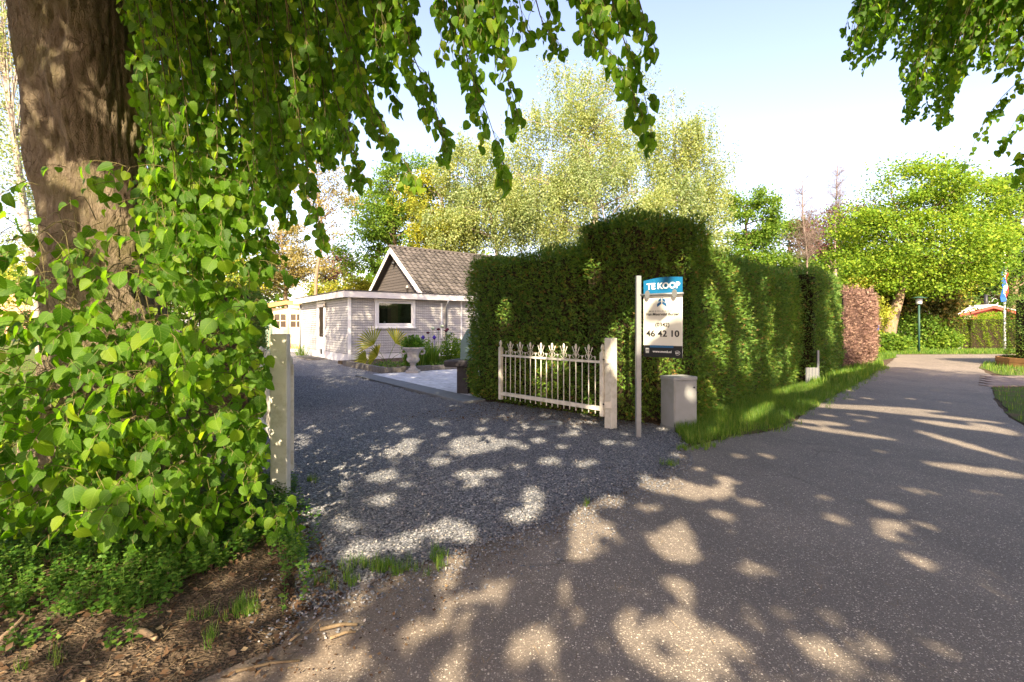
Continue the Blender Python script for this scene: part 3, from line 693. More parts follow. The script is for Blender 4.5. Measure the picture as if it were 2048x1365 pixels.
limb_ends = [((-3.9, 4.2, 5.6), (-5.6, 5.6, 8.5), (-6.6, 6.2, 12)), ((-3.8, 4.2, 5.9), (-2.6, 2.4, 8.6), (-1.8, -.4, 12.5)), ((-3.8, 4.2, 5.2), (-1.6, 3.6, 6.6), (1.2, 2.9, 7.6), (3.2, 1.6, 7.4)),
             ((-3.9, 4.2, 6.0), (-4.0, 3.4, 9.5), (-3.4, 2.6, 14)), ((-3.9, 4.1, 5.4), (-4.6, 1.6, 7.6), (-5.2, -1.6, 9)), ((-3.7, 4.2, 5.0), (-2.3, 4.4, 5.6), (-.8, 4.6, 6.2), (.6, 4.4, 6.1))]
for e in limb_ends:
    pp = smooth_path(e, 14); k = len(pp)
    MB().tube(pp, [.24 * (1 - .8 * i / k) + .02 for i in range(k)], 10).obj('limb', MAT['limebark'], tree1, world=True)

LV = Leaves()
XYZ = lambda l: [P(*q) for q in l]
hang = [([(690, -150, 3.4), (700, 100, 3.2), (760, 240, 3.1), (828, 355, 3.0)], .30), ([(640, -150, 3.6), (665, 150, 3.4), (700, 290, 3.3), (725, 345, 3.2)], .30),
        ([(560, -100, 3.2), (600, 250, 3.2), (625, 380, 3.2), (642, 465, 3.2)], .16), ([(800, -150, 3.2), (815, 70, 3.0), (862, 190, 3.0), (888, 296, 3.0)], .22),
        ([(740, -150, 3.3), (775, 20, 3.2), (810, 120, 3.2), (850, 220, 3.2)], .18), ([(900, -150, 3.0), (924, 76, 2.9), (975, 230, 2.9), (1012, 345, 2.9)], .26),
        ([(960, -150, 2.9), (1000, 90, 2.8), (1036, 232, 2.8)], .18), ([(1110, -150, 2.9), (1180, 50, 2.8), (1240, 130, 2.8), (1278, 215, 2.8)], .24),
        ([(1040, -150, 2.9), (1080, 30, 2.9), (1115, 85, 2.9)], .2), ([(1230, -150, 2.7), (1284, 20, 2.7), (1298, 85, 2.7)], .13),
        ([(1190, -150, 3.0), (1238, 50, 2.9), (1284, 170, 2.9), (1303, 265, 2.9)], .17), ([(860, -150, 3.1), (890, 20, 3.1), (935, 110, 3.1), (950, 190, 3.1)], .2),
        ([(500, -150, 3.6), (520, 150, 3.5), (560, 330, 3.4), (575, 420, 3.4)], .3), ([(590, -150, 4.0), (620, 150, 4.0), (650, 300, 4.0)], .34), ([(450, 0, 3.4), (480, 250, 3.4), (520, 430, 3.4), (535, 520, 3.4)], .28),
        ([(620, -150, 3.0), (690, 60, 3.0), (735, 190, 3.0), (752, 250, 3.0)], .25), ([(720, -150, 3.6), (750, 40, 3.6), (775, 140, 3.6), (790, 200, 3.6)], .22)]
for pts, w in hang: LV.strand(XYZ(pts), .070, w, 1.0)
def ybot(x): return np.interp(x, [290, 330, 420, 480, 530, 580, 640, 700, 745, 800, 900, 1000, 1100, 1200, 1290], [520, 560, 540, 470, 400, 340, 320, 290, 170, 90, 95, 85, 70, 70, 30])
for i in range(125):
    x = 300 + 480 * random.random() ** 1.1
    Yd = random.uniform(3.0, 5.4); yb = float(ybot(x)) - random.uniform(0, 120); y0 = -160
    yb = max(yb, 0)
    LV.strand(XYZ([(x - random.uniform(30, 90), y0, Yd + .2), (x - 10, (y0 + yb) / 2, Yd), (x + random.uniform(-10, 20), yb, Yd - .1)]), .072, random.uniform(.2, .38), .78)
for i in range(46):
    x = random.uniform(740, 1290); Yd = random.uniform(2.7, 3.6); yb = float(ybot(x)) - random.uniform(0, 50)
    LV.strand(XYZ([(x - 70, -190, Yd), (x - 25, -60, Yd), (x, yb, Yd)]), .070, .2, .95)
# shoots springing from the trunk, big soft leaves, denser on the right and near the ground
def dens(px, py):
    right = np.interp(px, [0, 80, 120, 290, 330, 520, 556], [.55, .5, .22, .22, 1, 1, .35])
    if py < 330: d = 1 if 318 < px < 520 else 0
    elif py < 400: d = right if px > 300 else .12
    elif py < 640: d = right * (1 if px > 300 else .55)
    elif py < 760: d = np.interp(px, [0, 90, 130, 230, 300, 560], [.7, .6, .45, .5, 1, 1])
    else: d = np.interp(px, [0, 100, 150, 560], [1, .6, .8, 1])
    if 110 < px < 165 and 760 < py < 900: d = .35
    lim = np.interp(py, [200, 330, 450, 560, 680, 850, 960, 1060], [360, 480, 530, 535, 548, 545, 558, 565])
    if px > lim: d = 0
    return d
tries = 0; made = 0
while made < 1040 and tries < 22000:
    tries += 1
    px = random.uniform(-60, 560); py = random.uniform(330, 1040)
    if random.random() > dens(px, py): continue
    if py > 900 and py > 1040 - max(0, px - 400) * .1: continue
    Yd = random.uniform(2.55, 3.75) if px > 60 else random.uniform(2.3, 3.4)
    if px > 330: Yd = random.uniform(3.0, 4.3)
    if py > 860: Yd = min(Yd, EYE * FPX / (py + 60 - HZ)); Yd = max(Yd, 2.45)
    p = P(px, py, Yd)
    if p.z < .06: continue
    d = Vector((random.uniform(-.6, .9), random.uniform(-1, .1), random.uniform(-.35, .45)))
    if px < 120: d.x = -abs(d.x)
    LV.shoot(p, d, random.uniform(.12, .34), random.uniform(.06, .108), .052, .55, (0.05, -.75, .75), .0026)
    made += 1
for i in range(150):                                   # long arching stems that carry the shoots
    px = random.uniform(20, 480); py = random.uniform(420, 900); a = P(px, py, 3.6)
    tgt = P(px + random.uniform(-160, 120), py + random.uniform(-60, 180), 2.9); mid = a.lerp(tgt, .5) + Vector((0, 0, .1))
    if P(px + 120, py, 3).z < .1 or tgt.z < .05: continue
    if tgt.x > -1.75: continue
    pp = smooth_path([a, mid, tgt], 6)
    for k in range(6): LV.seg.append((pp[k][:], pp[k + 1][:], .004 - .0005 * k, .0035 - .0005 * k))
P_, A_, N_, S_ = LV.arrays()
# leaves that would hang in front of the sky gaps are dropped, the 300 largest in view become parts
u, v = proj(P_)
apparent = S_ / P_[:, 1] * FPX
vis = (u > -20) & (u < 2068) & (v > -20) & (v < 1385)
keepg = P_[:, 2] > 0.03
# the gate post and its gate stay clear of leaves
keepg &= ~((u > 533) & (u < 700) & (v > 655) & (v < 1000) & (P_[:, 1] < 4.6))
score = apparent * vis * keepg * (0.4 + 0.6 * (rng.random(len(u)))) * np.where(P_[:, 1] < 3.4, 1, .5)
order = np.argsort(-score)[:300]
big = np.zeros(len(u), bool); big[order] = True
rest = keepg & ~big
cloud('foliage', LEAF, P_[rest], A_[rest], N_[rest], S_[rest], MAT['lime'], tree1, uv=True, vary=True, kind='stuff')
tmpl_mes = []
for k in range(10):
    t_ = cloud('leaf', LEAF, np.zeros((1, 3)), np.array([[1., 0, 0]]), np.array([[0, 0, 1.]]), np.array([1.0]), MAT['lime'], None, uv=True, vary=True)
    tmpl_mes.append(t_.data); bpy.data.objects.remove(t_)
inv1 = WM[tree1.name].inverted()
for i in order:
    x = Vector(A_[i]).normalized(); z = Vector(N_[i]); z = (z - z.dot(x) * x).normalized(); y = z.cross(x)
    m = Matrix((x, y, z)).transposed().to_4x4(); s_ = S_[i]
    o = bpy.data.objects.new('leaf', random.choice(tmpl_mes)); link(o, tree1)
    o.matrix_basis = inv1 @ (Matrix.Translation(Vector(P_[i])) @ m @ Matrix.Scale(s_, 4))
sa = np.array([q[1] for q in LV.seg]); su, sv = proj(sa)
bad_ = (su > 528) & (su < 720) & (sv > 650) & (sv < 1010) & (sa[:, 1] < 4.7)
twigs('twigs', [q for q, b_ in zip(LV.seg, bad_) if not b_], MAT['twig'], tree1, kind='stuff')

def inframe_bad(p, margin=25, allow=None):
    u, v = proj(p)
    inf = (p[:, 1] > .2) & (u > -margin) & (u < 2048 + margin) & (v > -margin) & (v < 1365 + margin)
    if allow is not None: inf &= ~allow(u, v, p)
    return inf
def crown_cloud(parent, blobs, n, size, allow=None, mat='limefar', shade=True):
    pts = []
    w = np.array([b[3] * b[4] * b[5] for b in blobs]); w /= w.sum()
    for b, k in zip(blobs, w):
        m = int(n * k); d = rdir(m); r = rng.uniform(0, 1, m) ** (1 / 2.2)
        pts.append(np.array(b[:3]) + d * r[:, None] * np.array(b[3:6]))
    p = np.concatenate(pts)
    bad = inframe_bad(p, 25, allow) | (p[:, 2] < 2.6)
    if shade: bad |= lit_mask(p, 1.08) | lit_wall(p, SPOTS)
    # keep air round the camera
    gx, gy = sun_ground(p); bad |= (gx < 1.5) & (gx > -4.8 - .45 * (gy - 12.6)) & (rng.random(len(p)) < np.interp(gy, [10, 15.5], [0, .52]))   # leaves thinned on purpose so more sun reaches patio and house
    bad |= (np.hypot(p[:, 0], p[:, 1]) < .9) & (p[:, 2] < 2.8)
    p = p[~bad]; m = len(p)
    a = unit(rdir(m) + np.array([0, 0, -.6])); nn = rdir(m) + np.array([-SUNV.x, -SUNV.y, -SUNV.z]) * .9; sz = rng.uniform(size * .7, size * 1.2, m)
    cloud('crown', DIAMOND, p - a * sz[:, None] * .5, a, nn, sz, MAT[mat], parent)
def allow1(u, v, p): return (u > 310) & (u < 720) & (v < ybot(np.clip(u, 290, 1290)) - 90)
crown_cloud(tree1, [(-3.6, 2.0, 9.0, 6.0, 5.5, 5.0), (-2.6, -2.5, 7.5, 5.0, 4.0, 4.0), (.2, 1.2, 8.2, 4.5, 4.5, 3.8), (-4.5, 5.0, 11.5, 5.5, 4.5, 4.5), (-6.8, 3.5, 13.5, 5.0, 5.0, 4.0), (0, -2.0, 5.9, 3.6, 2.6, 2.0), (1.0, -1.0, 8.5, 4.5, 4, 3)], 82000, .18, allow1)

# lime trees behind the photographer and on the right of the lane
tree2 = thing('lime_tree', 'lime tree standing behind the lane whose crown shades the near asphalt', 'tree', (3.6, -6.5, 0))
MB().tube(smooth_path([(3.6, -6.5, -.05), (3.5, -6.4, 2), (3.3, -6.2, 5), (3.0, -6.0, 10)], 10), [.42, .36, .33, .31, .29, .26, .22, .18, .14, .1, .06], 12).obj('trunk', MAT['limebark'], tree2, world=True)
crown_cloud(tree2, [(3.2, -4.0, 7.6, 4.8, 4.2, 4.4), (5.2, -2.2, 7.0, 3.6, 3.6, 3.4), (2.5, -6, 10.5, 4, 4, 4), (2.6, -1.6, 5.6, 2.8, 2.0, 1.6), (.2, -4.2, 5.6, 3.4, 2.0, 1.3), (6.5, -2.0, 8.5, 4, 4, 3.5)], 74000, .18)
tree3 = thing('lime_tree', 'lime tree right of the lane, its leafy branches hanging into the upper right corner', 'tree', (11.2, 2.2, 0))
MB().tube(smooth_path([(11.2, 2.2, -.05), (11.1, 2.3, 2), (10.8, 2.6, 5), (10.0, 3.2, 10)], 10), [.42, .36, .33, .31, .29, .26, .22, .18, .14, .1, .06], 12).obj('trunk', MAT['limebark'], tree3, world=True)
L3 = Leaves()
def yb3(x): return np.interp(x, [1686, 1700, 1740, 1762, 1800, 1815, 1840, 1890, 1915, 1945, 1985, 2010, 2048], [60, 122, 138, 95, 108, 235, 222, 245, 170, 120, 140, 125, 160])
for i in range(175):
    x = random.uniform(1690, 2110); Yd = random.uniform(5.2, 7.4); yb = float(yb3(min(x, 2048))) - random.uniform(0, 60 if i % 2 else 150)
    sx = random.uniform(40, 110)
    pts = XYZ([(x + sx, min(-60, yb - 160), Yd - .2), (x + sx * .4, (yb - 60) * .6 - 20, Yd), (x, yb, Yd)])
    L3.strand(pts, .075, random.uniform(.2, .36), .7, .006, (0, -.5, .6))
for pts in ([(2120, 120, 5.6), (2030, 170, 5.6), (1975, 235, 5.6), (1932, 325, 5.6)], [(2130, 160, 5.4), (2050, 215, 5.4), (2005, 290, 5.4)], [(2120, 240, 4.6), (2060, 290, 4.6), (2036, 345, 4.6)], [(2110, 20, 5.2), (2040, 80, 5.2), (2000, 140, 5.2)]):
    L3.strand(XYZ(pts), .075, .2, .9)
p_, a_, n_, s_ = L3.arrays()
cloud('foliage', LEAF, p_, a_, n_, s_, MAT['lime'], tree3, uv=True, vary=True, kind='stuff')
twigs('twigs', L3.seg, MAT['twig'], tree3, kind='stuff')
for e in ([(10.9, 2.5, 4.4), (9, 3.8, 5.6), (7.2, 5.2, 6.1), (6.0, 6.2, 6.3)], [(10.9, 2.6, 4.9), (10, 5, 6.6), (9, 7.0, 7.6)]):
    MB().tube(smooth_path(e, 10), [.16 - .013 * i for i in range(11)], 8).obj('limb', MAT['limebark'], tree3, world=True)
def allow3(u, v, p): return (u > 1760) & (v < yb3(np.clip(u, 1686, 2048)) - 120)
crown_cloud(tree3, [(9.4, 2.6, 7.4, 4.6, 4.2, 3.6), (7.6, 4.0, 8.4, 3.6, 3.6, 3.2), (10.5, .2, 6.6, 4.0, 4.0, 3.0), (9.5, 5.0, 10.5, 4.0, 3.6, 3.2)], 42000, .18, allow3)

# ------------------------------------------------------------------ hedges
def hedge(name, label, faces, n_per, mat, core, size=(.05, .10), cat='hedge', corepolys=None, bump_amp=.07):
    """faces: list of (p0, p1, z0, z1, normal) vertical faces and ('top', polygon, z); a core prism inside"""
    root = thing(name, label, cat, (corepolys[0][0][0][0], corepolys[0][0][0][1], 0))
    for poly, z in corepolys: MB().prism(poly, 0.0, z).obj('inner_twigs', MAT[core], root, world=True)
    PP, AA, NN = [], [], []
    def noise3(p):
        return (np.sin(p[:, 0] * 5.1 + p[:, 2] * 1.3) + np.sin(p[:, 1] * 4.3 - p[:, 2] * 1.9 + 1.3) + np.sin((p[:, 0] + p[:, 1]) * 9.7 + p[:, 2] * 4.1) + np.sin((p[:, 0] - p[:, 1]) * 15 + p[:, 2] * 9) * .8 + np.sin(p[:, 0] * 23 + p[:, 2] * 19) * np.sin(p[:, 1] * 21 - p[:, 2] * 17) * .8) / 3.2
    for f in faces:
        if f[0] == 'top':
            poly, z = f[1], f[2]
            area = abs(sum(poly[i][0] * poly[(i + 1) % len(poly)][1] - poly[(i + 1) % len(poly)][0] * poly[i][1] for i in range(len(poly)))) / 2
            n = int(area * n_per * (f[3] if len(f) > 3 else .7)); g = scatter(poly, n); n = len(g)
            nor = np.tile([[0, 0, 1.]], (n, 1)); p = np.column_stack([g, np.full(n, z)])
        else:
            (p0, p1, z0, z1) = f[:4]; p0 = np.array(p0[:2]); p1 = np.array(p1[:2]); L = np.linalg.norm(p1 - p0)
            k = f[4] if len(f) > 4 else 1.0
            n = int(L * (z1 - z0) * n_per * k); t = rng.uniform(0, 1, n); zz = rng.uniform(z0, z1, n)
            d = (p1 - p0) / L; nor = np.tile([[d[1], -d[0], 0.]], (n, 1)); p = np.column_stack([p0 + t[:, None] * (p1 - p0), zz])
        off = noise3(p) * bump_amp * (.75 if 'lane' in label else 1.3) + rng.normal(0, .05, n) - .03
        # rounded shoulders
        if f[0] != 'top': off -= .16 * np.clip((p[:, 2] - (f[3] - .25)) / .25, 0, 1) ** 2; off -= .12 * np.clip((.35 - p[:, 2]) / .35, 0, 1)
        p = p + nor * off[:, None]
        a = nor * rng.uniform(.4, 1.0, (n, 1)) + rdir(n) * .7 + np.array([0, 0, .15]); nn = np.cross(a, rdir(n)) + nor * .3
        PP.append(p); AA.append(a); NN.append(nn)
    p = np.concatenate(PP); n = len(p)
    cloud('sprays', SPRAY, p, np.concatenate(AA), np.concatenate(NN), rng.uniform(size[0], size[1], n), MAT[mat], root, kind='stuff')
    return root
def inset(poly, k):   # shrink a footprint toward its middle
    c = (sum(p[0] for p in poly) / len(poly), sum(p[1] for p in poly) / len(poly))
    out = []
    for p in poly:
        d = math.hypot(p[0] - c[0], p[1] - c[1]); s = max(.1, (d - k) / d); out.append((c[0] + (p[0] - c[0]) * s, c[1] + (p[1] - c[1]) * s))
    return out
H0, H1 = (-.86, 9.75), (1.42, 7.52)            # face behind the open gate
hl = [H0, (1.05, 7.88), (2.2, 9.0), (.4, 11.2), (-.6, 10.9)]
hedge('thuja_hedge', 'lower dark green clipped thuja hedge behind the open white gate', [(H0, (1.05, 7.88), 0.02, 2.78), ((-.6, 10.9), H0, .02, 2.78), ('top', hl, 2.78)], 1900, 'thuja', 'core',
      corepolys=[([(-.66, 9.85), (1.1, 8.12), (2.1, 9.1), (.35, 11.0), (-.45, 10.75)], 2.66)])
TB = [(1.05, 7.83), (1.75, 7.28), (2.85, 7.45), (3.25, 7.95), (2.6, 9.6), (1.6, 8.9)]
hedge('thuja_hedge', 'tall squared corner block of thuja hedge rising behind the for-sale sign', [(TB[0], TB[1], .05, 3.12), (TB[1], TB[2], .05, 3.16), (TB[2], TB[3], .05, 3.1), (TB[3], TB[4], 2.2, 3.1), (TB[5], TB[0], 2.4, 3.12), ('top', TB, 3.14), ('top', inset(TB, .25), 3.20)], 2000, 'thuja', 'core',
      corepolys=[(inset(TB, .2), 3.02)], bump_amp=.09)
RA, RB = (3.22, 7.85), (7.35, 12.35)
hr = [RA, RB, (6.6, 13.4), (2.4, 9.6)]
hedge('thuja_hedge', 'long thuja hedge running along the lane behind the grass strip', [(RA, RB, .02, 2.72), (RB, (6.6, 13.4), .02, 2.72), ('top', hr, 2.72)], 1450, 'thuja', 'core', corepolys=[([(3.1, 8.15), (7.1, 12.5), (6.4, 13.2), (2.5, 9.4)], 2.6)])
r2 = [(7.75, 12.3), (10.4, 15.3), (8.4, 17.0), (5.9, 14.2)]
hedge('thuja_hedge', 'taller dark thuja hedge beyond the grey metal post', [(r2[0], r2[1], .02, 2.95), (r2[1], r2[2], .02, 2.95), (r2[3], r2[0], .02, 2.95), ('top', r2, 2.95)], 900, 'thuja', 'core', (.06, .1), corepolys=[(inset(r2, .2), 2.82)])
r3 = [(10.9, 15.9), (13.0, 17.4), (17.3, 23.2), (15.6, 24.4), (11.0, 18.2)]
hedge('dead_hedge', 'dried out brown hedge between the green hedge and the bend', [(r3[0], r3[1], .02, 2.7), (r3[1], r3[2], .02, 2.7), (r3[2], r3[3], .02, 2.6), ('top', r3, 2.7)], 430, 'thujabrown', 'coreb', (.08, .13), corepolys=[(inset(r3, .25), 2.55)], bump_amp=.12)
# rounded hedge in a timber edged bed on the right
cc = (19.7, 16.9); circ = [(cc[0] + 1.7 * math.cos(t), cc[1] + 1.7 * math.sin(t)) for t in [math.pi * 1.5 - i * math.pi / 9 for i in range(10)]] 
circ = circ[::-1]
rr_ = [(x, y) for x, y in circ] + [(24, 15.2)]
poly = circ + [(30, 15.2)] 
poly = [(24, 18.6)] + circ + [(24, 15.2)]
faces = [(poly[i], poly[i + 1], .3, 2.5) for i in range(1, len(poly) - 1)]
hedge('round_hedge', 'clipped hedge with a rounded end in a timber edged bed at the right edge', faces + [('top', poly, 2.5)], 380, 'thuja', 'core', (.06, .1), corepolys=[(inset(poly, .25), 2.4)])
bed = thing('raised_bed', 'orange timber edging of the raised bed under the rounded hedge', 'raised bed', (cc[0], cc[1], 0))
c2 = [(cc[0] + 2.0 * math.cos(t), cc[1] + 2.0 * math.sin(t)) for t in [math.pi * .5 + i * math.pi / 9 for i in range(10)]]
for i in range(9):
    a, b = Vector(c2[i]), Vector(c2[i + 1]); d = (b - a).normalized(); nrm = Vector((-d.y, d.x))
    for (z0, z1) in ((.0, .15), (.16, .32)):
        MB().prism([a + d * .01, b - d * .01, b - d * .01 + nrm * .07, a + d * .01 + nrm * .07], z0, z1).obj('edging_board', MAT['bedwood'], bed, world=True)
# low bright hedge in the distance
lh = [(26.1, 30.2), (32, 30.4), (32, 31.6), (25.6, 31.4)]
hedge('beech_hedge', 'bright yellow green low hedge beyond the bend in front of the red cabin', [(lh[0], lh[1], .02, 1.98), (lh[3], lh[0], .02, 1.98), ('top', lh, 1.98, .3)], 620, 'lemon', 'core', (.09, .14), corepolys=[(inset(lh, .2), 1.85)], bump_amp=.12)

# ------------------------------------------------------------------ trees beyond
def far_tree(name, label, base, trunk_pts, tr, blobs, n_clu, n_leaf, size, mat, bark='bark', weep=0.0, clu_r=.5, group=None, bare=False, nb=26, up=.3):
    root = thing(name, label, 'tree', (base[0], base[1], 0), group=group)
    tp = smooth_path(trunk_pts, 12); MB().tube(tp, [tr * (1 - .85 * i / 12) + .015 for i in range(13)], 8).obj('trunk', MAT[bark], root, world=True)
    w = np.array([b[3] * b[4] * b[5] for b in blobs]); w /= w.sum(); C = []
    for b, k in zip(blobs, w):
        m = max(3, int(n_clu * k)); d = rdir(m); r = rng.uniform(.25, 1, m) ** (1 / 2.6); C.append(np.array(b[:3]) + d * r[:, None] * np.array(b[3:6]))
    C = np.concatenate(C); C = C[C[:, 2] > .4]
    seg = []
    idx = rng.choice(len(C), min(nb, len(C)), replace=False)
    for i in idx:
        c = Vector(C[i]); hts = [q for q in tp[(8 if 'lemon' in name else 3):] if q.z < c.z - .2 * (c - q).length] or [tp[9]]
        s0 = max(hts, key=lambda q: q.z) if random.random() < .5 else random.choice(hts[len(hts) // 2:])
        mid = s0.lerp(c, .55) + Vector((0, 0, up * (c - s0).length * .25)); pp = smooth_path([s0, mid, c], 6)
        r0 = tr * .32
        for k in range(6):
            seg.append((pp[k][:], pp[k + 1][:], r0 * (1 - k / 6.5), r0 * (1 - (k + 1) / 6.5)))
            if k > 1:
                for _ in range(3 if bare else 2):
                    e = pp[k] + Vector((random.gauss(0, 1), random.gauss(0, 1), random.gauss(.3, .8))) * (c - s0).length * .16
                    seg.append((pp[k][:], e[:], r0 * .25, r0 * .05))
                    if bare:
                        for _ in range(3): seg.append((e[:], (e + Vector((random.gauss(0, .35), random.gauss(0, .35), random.gauss(.2, .3))))[:], r0 * .1, .004))
    twigs('branches', seg, MAT[bark], root)
    if n_leaf:
        ci = rng.integers(0, len(C), n_leaf); cs = rng.uniform(.6, 1.3, len(C))
        if weep:
            sub = rng.normal(0, clu_r, (len(C), 14, 3)) * np.array([1, 1, .5]); st = rng.integers(0, 14, n_leaf)
            p = C[ci] + sub[ci, st] + rng.normal(0, .05 + size * .4, (n_leaf, 3)); p[:, 2] -= rng.uniform(0, 1, n_leaf) * weep * cs[ci] * rng.uniform(.5, 1, n_leaf)
        else:
            p = C[ci] + rng.normal(0, 1, (n_leaf, 3)) * clu_r * cs[ci][:, None] * np.array([1, 1, .55])
        p = p[p[:, 2] > .15]; m = len(p)
        a = rdir(m); a[:, 2] -= .8 if weep else .1
        nn = rdir(m) * .9 + np.array([0, -.35, .8])
        cloud('crown', DIAMOND, p, a, nn, rng.uniform(size * .6, size * 1.25, m), MAT[mat], root)
    return root
def pb(px, py, Y, rx, rz, ry=None):
    """blob from photo pixels: centre, half width and half height in px at distance Y"""
    c = P(px, py, Y); a = rx * Y / FPX; b = rz * Y / FPX
    return (c.x, c.y, c.z, a, ry or a * .8, b)
def at(px, Y): return ((px - 1024) * Y / FPX, Y)
def tp(Y, *pts): return [P(x, y, Y) for x, y in pts]
far_tree('birch_tree', 'tallest pale weeping birch above the tall hedge block', at(1190, 33), tp(33, (1192, 695), (1190, 420), (1172, 300), (1160, 210)), .26,
         [pb(1150, 175, 33, 75, 80), pb(1140, 290, 33, 125, 95), pb(1165, 400, 33, 165, 105), pb(1235, 220, 33, 70, 120), pb(1060, 400, 33, 70, 80), pb(1050, 300, 33, 40, 50)], 300, 104000, .125, 'birch', 'birchbark', 2.4, .5, nb=60)
far_tree('birch_tree', 'pale weeping birch with a double top, right of the tallest birch', at(1370, 36), tp(36, (1375, 690), (1370, 450), (1355, 360), (1348, 290)), .22,
         [pb(1335, 270, 36, 60, 85), pb(1405, 300, 36, 55, 90), pb(1365, 420, 36, 100, 95)], 170, 52000, .14, 'birch', 'birchbark', 2.2, .5, nb=40)
far_tree('birch_tree', 'smaller pale birch rising directly behind the tiled roof', at(990, 34), tp(34, (1000, 695), (992, 480), (970, 400), (955, 350)), .16,
         [pb(950, 330, 34, 70, 66), pb(985, 420, 34, 80, 70), pb(900, 440, 34, 60, 50)], 140, 38000, .14, 'birch', 'birchbark', 1.6, .45, nb=44)
far_tree('birch_tree', 'low yellowish birch left of the smaller birch behind the roof', at(905, 36), tp(36, (900, 690), (895, 480), (880, 380)), .18,
         [pb(860, 400, 36, 60, 65), pb(900, 470, 36, 75, 40)], 90, 24000, .14, 'yellow', 'birchbark', .8, .5, nb=20)
far_tree('maple_tree', 'rich green maple left of the gable peak', at(770, 38), tp(38, (790, 690), (790, 500), (780, 380)), .28,
         [pb(820, 370, 38, 70, 60), pb(745, 430, 38, 55, 60), pb(725, 510, 38, 50, 45), pb(810, 460, 38, 80, 66)], 120, 30000, .17, 'green1', 'bark', 0, .5, nb=30)
far_tree('young_tree', 'slender multi-stemmed tree with sparse leaves above the flat roof', at(632, 32), tp(32, (632, 690), (632, 560), (645, 470), (632, 380), (618, 300)), .13,
         [pb(640, 350, 32, 60, 50), pb(690, 370, 32, 40, 40), pb(600, 420, 32, 40, 60), pb(660, 430, 32, 50, 50)], 70, 5200, .13, 'tan', 'bark', 0, .35, nb=26)
far_tree('shrubby_tree', 'pale tan leaved tree behind the pine shed', at(560, 42), tp(42, (575, 690), (570, 560), (560, 450)), .2,
         [pb(565, 510, 42, 55, 70), pb(600, 540, 42, 60, 45), pb(540, 560, 42, 40, 40)], 110, 17000, .15, 'tan', 'bark', 0, .5, nb=40)
far_tree('purple_tree', 'thin purple leaved tree behind the flat roof', at(665, 46), tp(46, (670, 690), (670, 560), (665, 500)), .16, [pb(668, 530, 46, 35, 45)], 30, 4200, .15, 'purple', 'bark', 0, .5, nb=16)
far_tree('yellow_shrub', 'yellow green shrub above the flat roof edge', at(690, 40), tp(40, (690, 680), (690, 600), (695, 570)), .1, [pb(655, 585, 40, 40, 26), pb(705, 580, 40, 35, 26)], 40, 6500, .17, 'yellow', 'bark', 0, .4, nb=8)
far_tree('round_tree', 'round mid green tree right of the birches', at(1495, 40), tp(40, (1495, 690), (1495, 540), (1490, 420)), .25, [pb(1495, 440, 40, 58, 68), pb(1480, 510, 40, 60, 50)], 80, 16000, .19, 'green1', 'bark', 0, .5, nb=20)
far_tree('round_tree', 'smaller green tree right of the round one beside the dead birch', at(1580, 46), tp(46, (1580, 690), (1580, 560), (1578, 470)), .22, [pb(1575, 480, 46, 45, 55), pb(1560, 540, 46, 60, 30)], 60, 11000, .2, 'green1', 'bark', 0, .55, nb=14)
far_tree('dead_tree', 'bare dead tree with a forked top left of the purple beech', at(1610, 38), tp(38, (1616, 690), (1614, 520), (1606, 440), (1604, 350)), .07, [pb(1610, 400, 38, 32, 60), pb(1640, 450, 38, 40, 40), pb(1600, 490, 38, 40, 35)], 110, 0, .1, 'tan', 'deadwood', 0, .5, nb=80, bare=True)
far_tree('dead_tree', 'bare thin treetop rising above the purple beech', at(1672, 42), tp(42, (1668, 690), (1670, 500), (1672, 400), (1676, 320)), .06, [pb(1672, 375, 42, 24, 55)], 60, 0, .1, 'tan', 'deadwood', 0, .5, nb=50, bare=True)
far_tree('copper_beech', 'purple brown beech behind the lemon green tree', at(1670, 44), tp(44, (1670, 690), (1670, 520), (1675, 430)), .25, [pb(1660, 470, 44, 62, 48), pb(1700, 440, 44, 45, 35)], 60, 10000, .18, 'purple', 'deadwood', 0, .55, nb=60)
# lemon green tree by the bend
YL = 27.5
far_tree('lemon_tree', 'wide lemon green tree with a leaning pale trunk by the bend', at(1778, YL), tp(YL, (1772, 704), (1782, 650), (1800, 590), (1812, 540), (1830, 430)), .36,
         [pb(1835, 375, YL, 100, 62), pb(1925, 400, YL, 85, 70), pb(1755, 465, YL, 90, 60), pb(1850, 500, YL, 145, 88), pb(1765, 540, YL, 80, 42), pb(1925, 500, YL, 70, 50), pb(1700, 520, YL, 45, 35), pb(1990, 470, YL, 50, 60)], 230, 62000, .135, 'lemon', 'bark', 0, .5, nb=30)
far_tree('dark_tree', 'dark green tree filling the right edge behind the flagpole', at(2030, 43), tp(43, (2030, 690), (2025, 520), (2015, 400)), .4, [pb(2035, 420, 43, 60, 95), pb(1995, 530, 43, 50, 60), pb(2045, 560, 43, 50, 60), pb(1950, 560, 43, 50, 45)], 110, 18000, .2, 'darkgreen', 'bark', 0, .6, nb=40)
far_tree('dark_tree', 'dark open tree behind the red cabin roof', at(1965, 44), tp(44, (1965, 690), (1968, 560), (1940, 480)), .3, [pb(1955, 530, 44, 60, 60), pb(1905, 560, 44, 50, 50)], 70, 11000, .2, 'darkgreen', 'bark', 0, .6, nb=26)
far_tree('conifer_tree', 'dim brownish green conifer behind the leaning trunk', at(1840, 31), tp(31, (1840, 700), (1840, 600), (1840, 500)), .2, [pb(1830, 590, 31, 75, 65), pb(1760, 590, 31, 50, 55), pb(1860, 620, 31, 45, 45), pb(1890, 580, 31, 30, 60)], 110, 20000, .17, 'conifer', 'bark', 0, .45, nb=30)
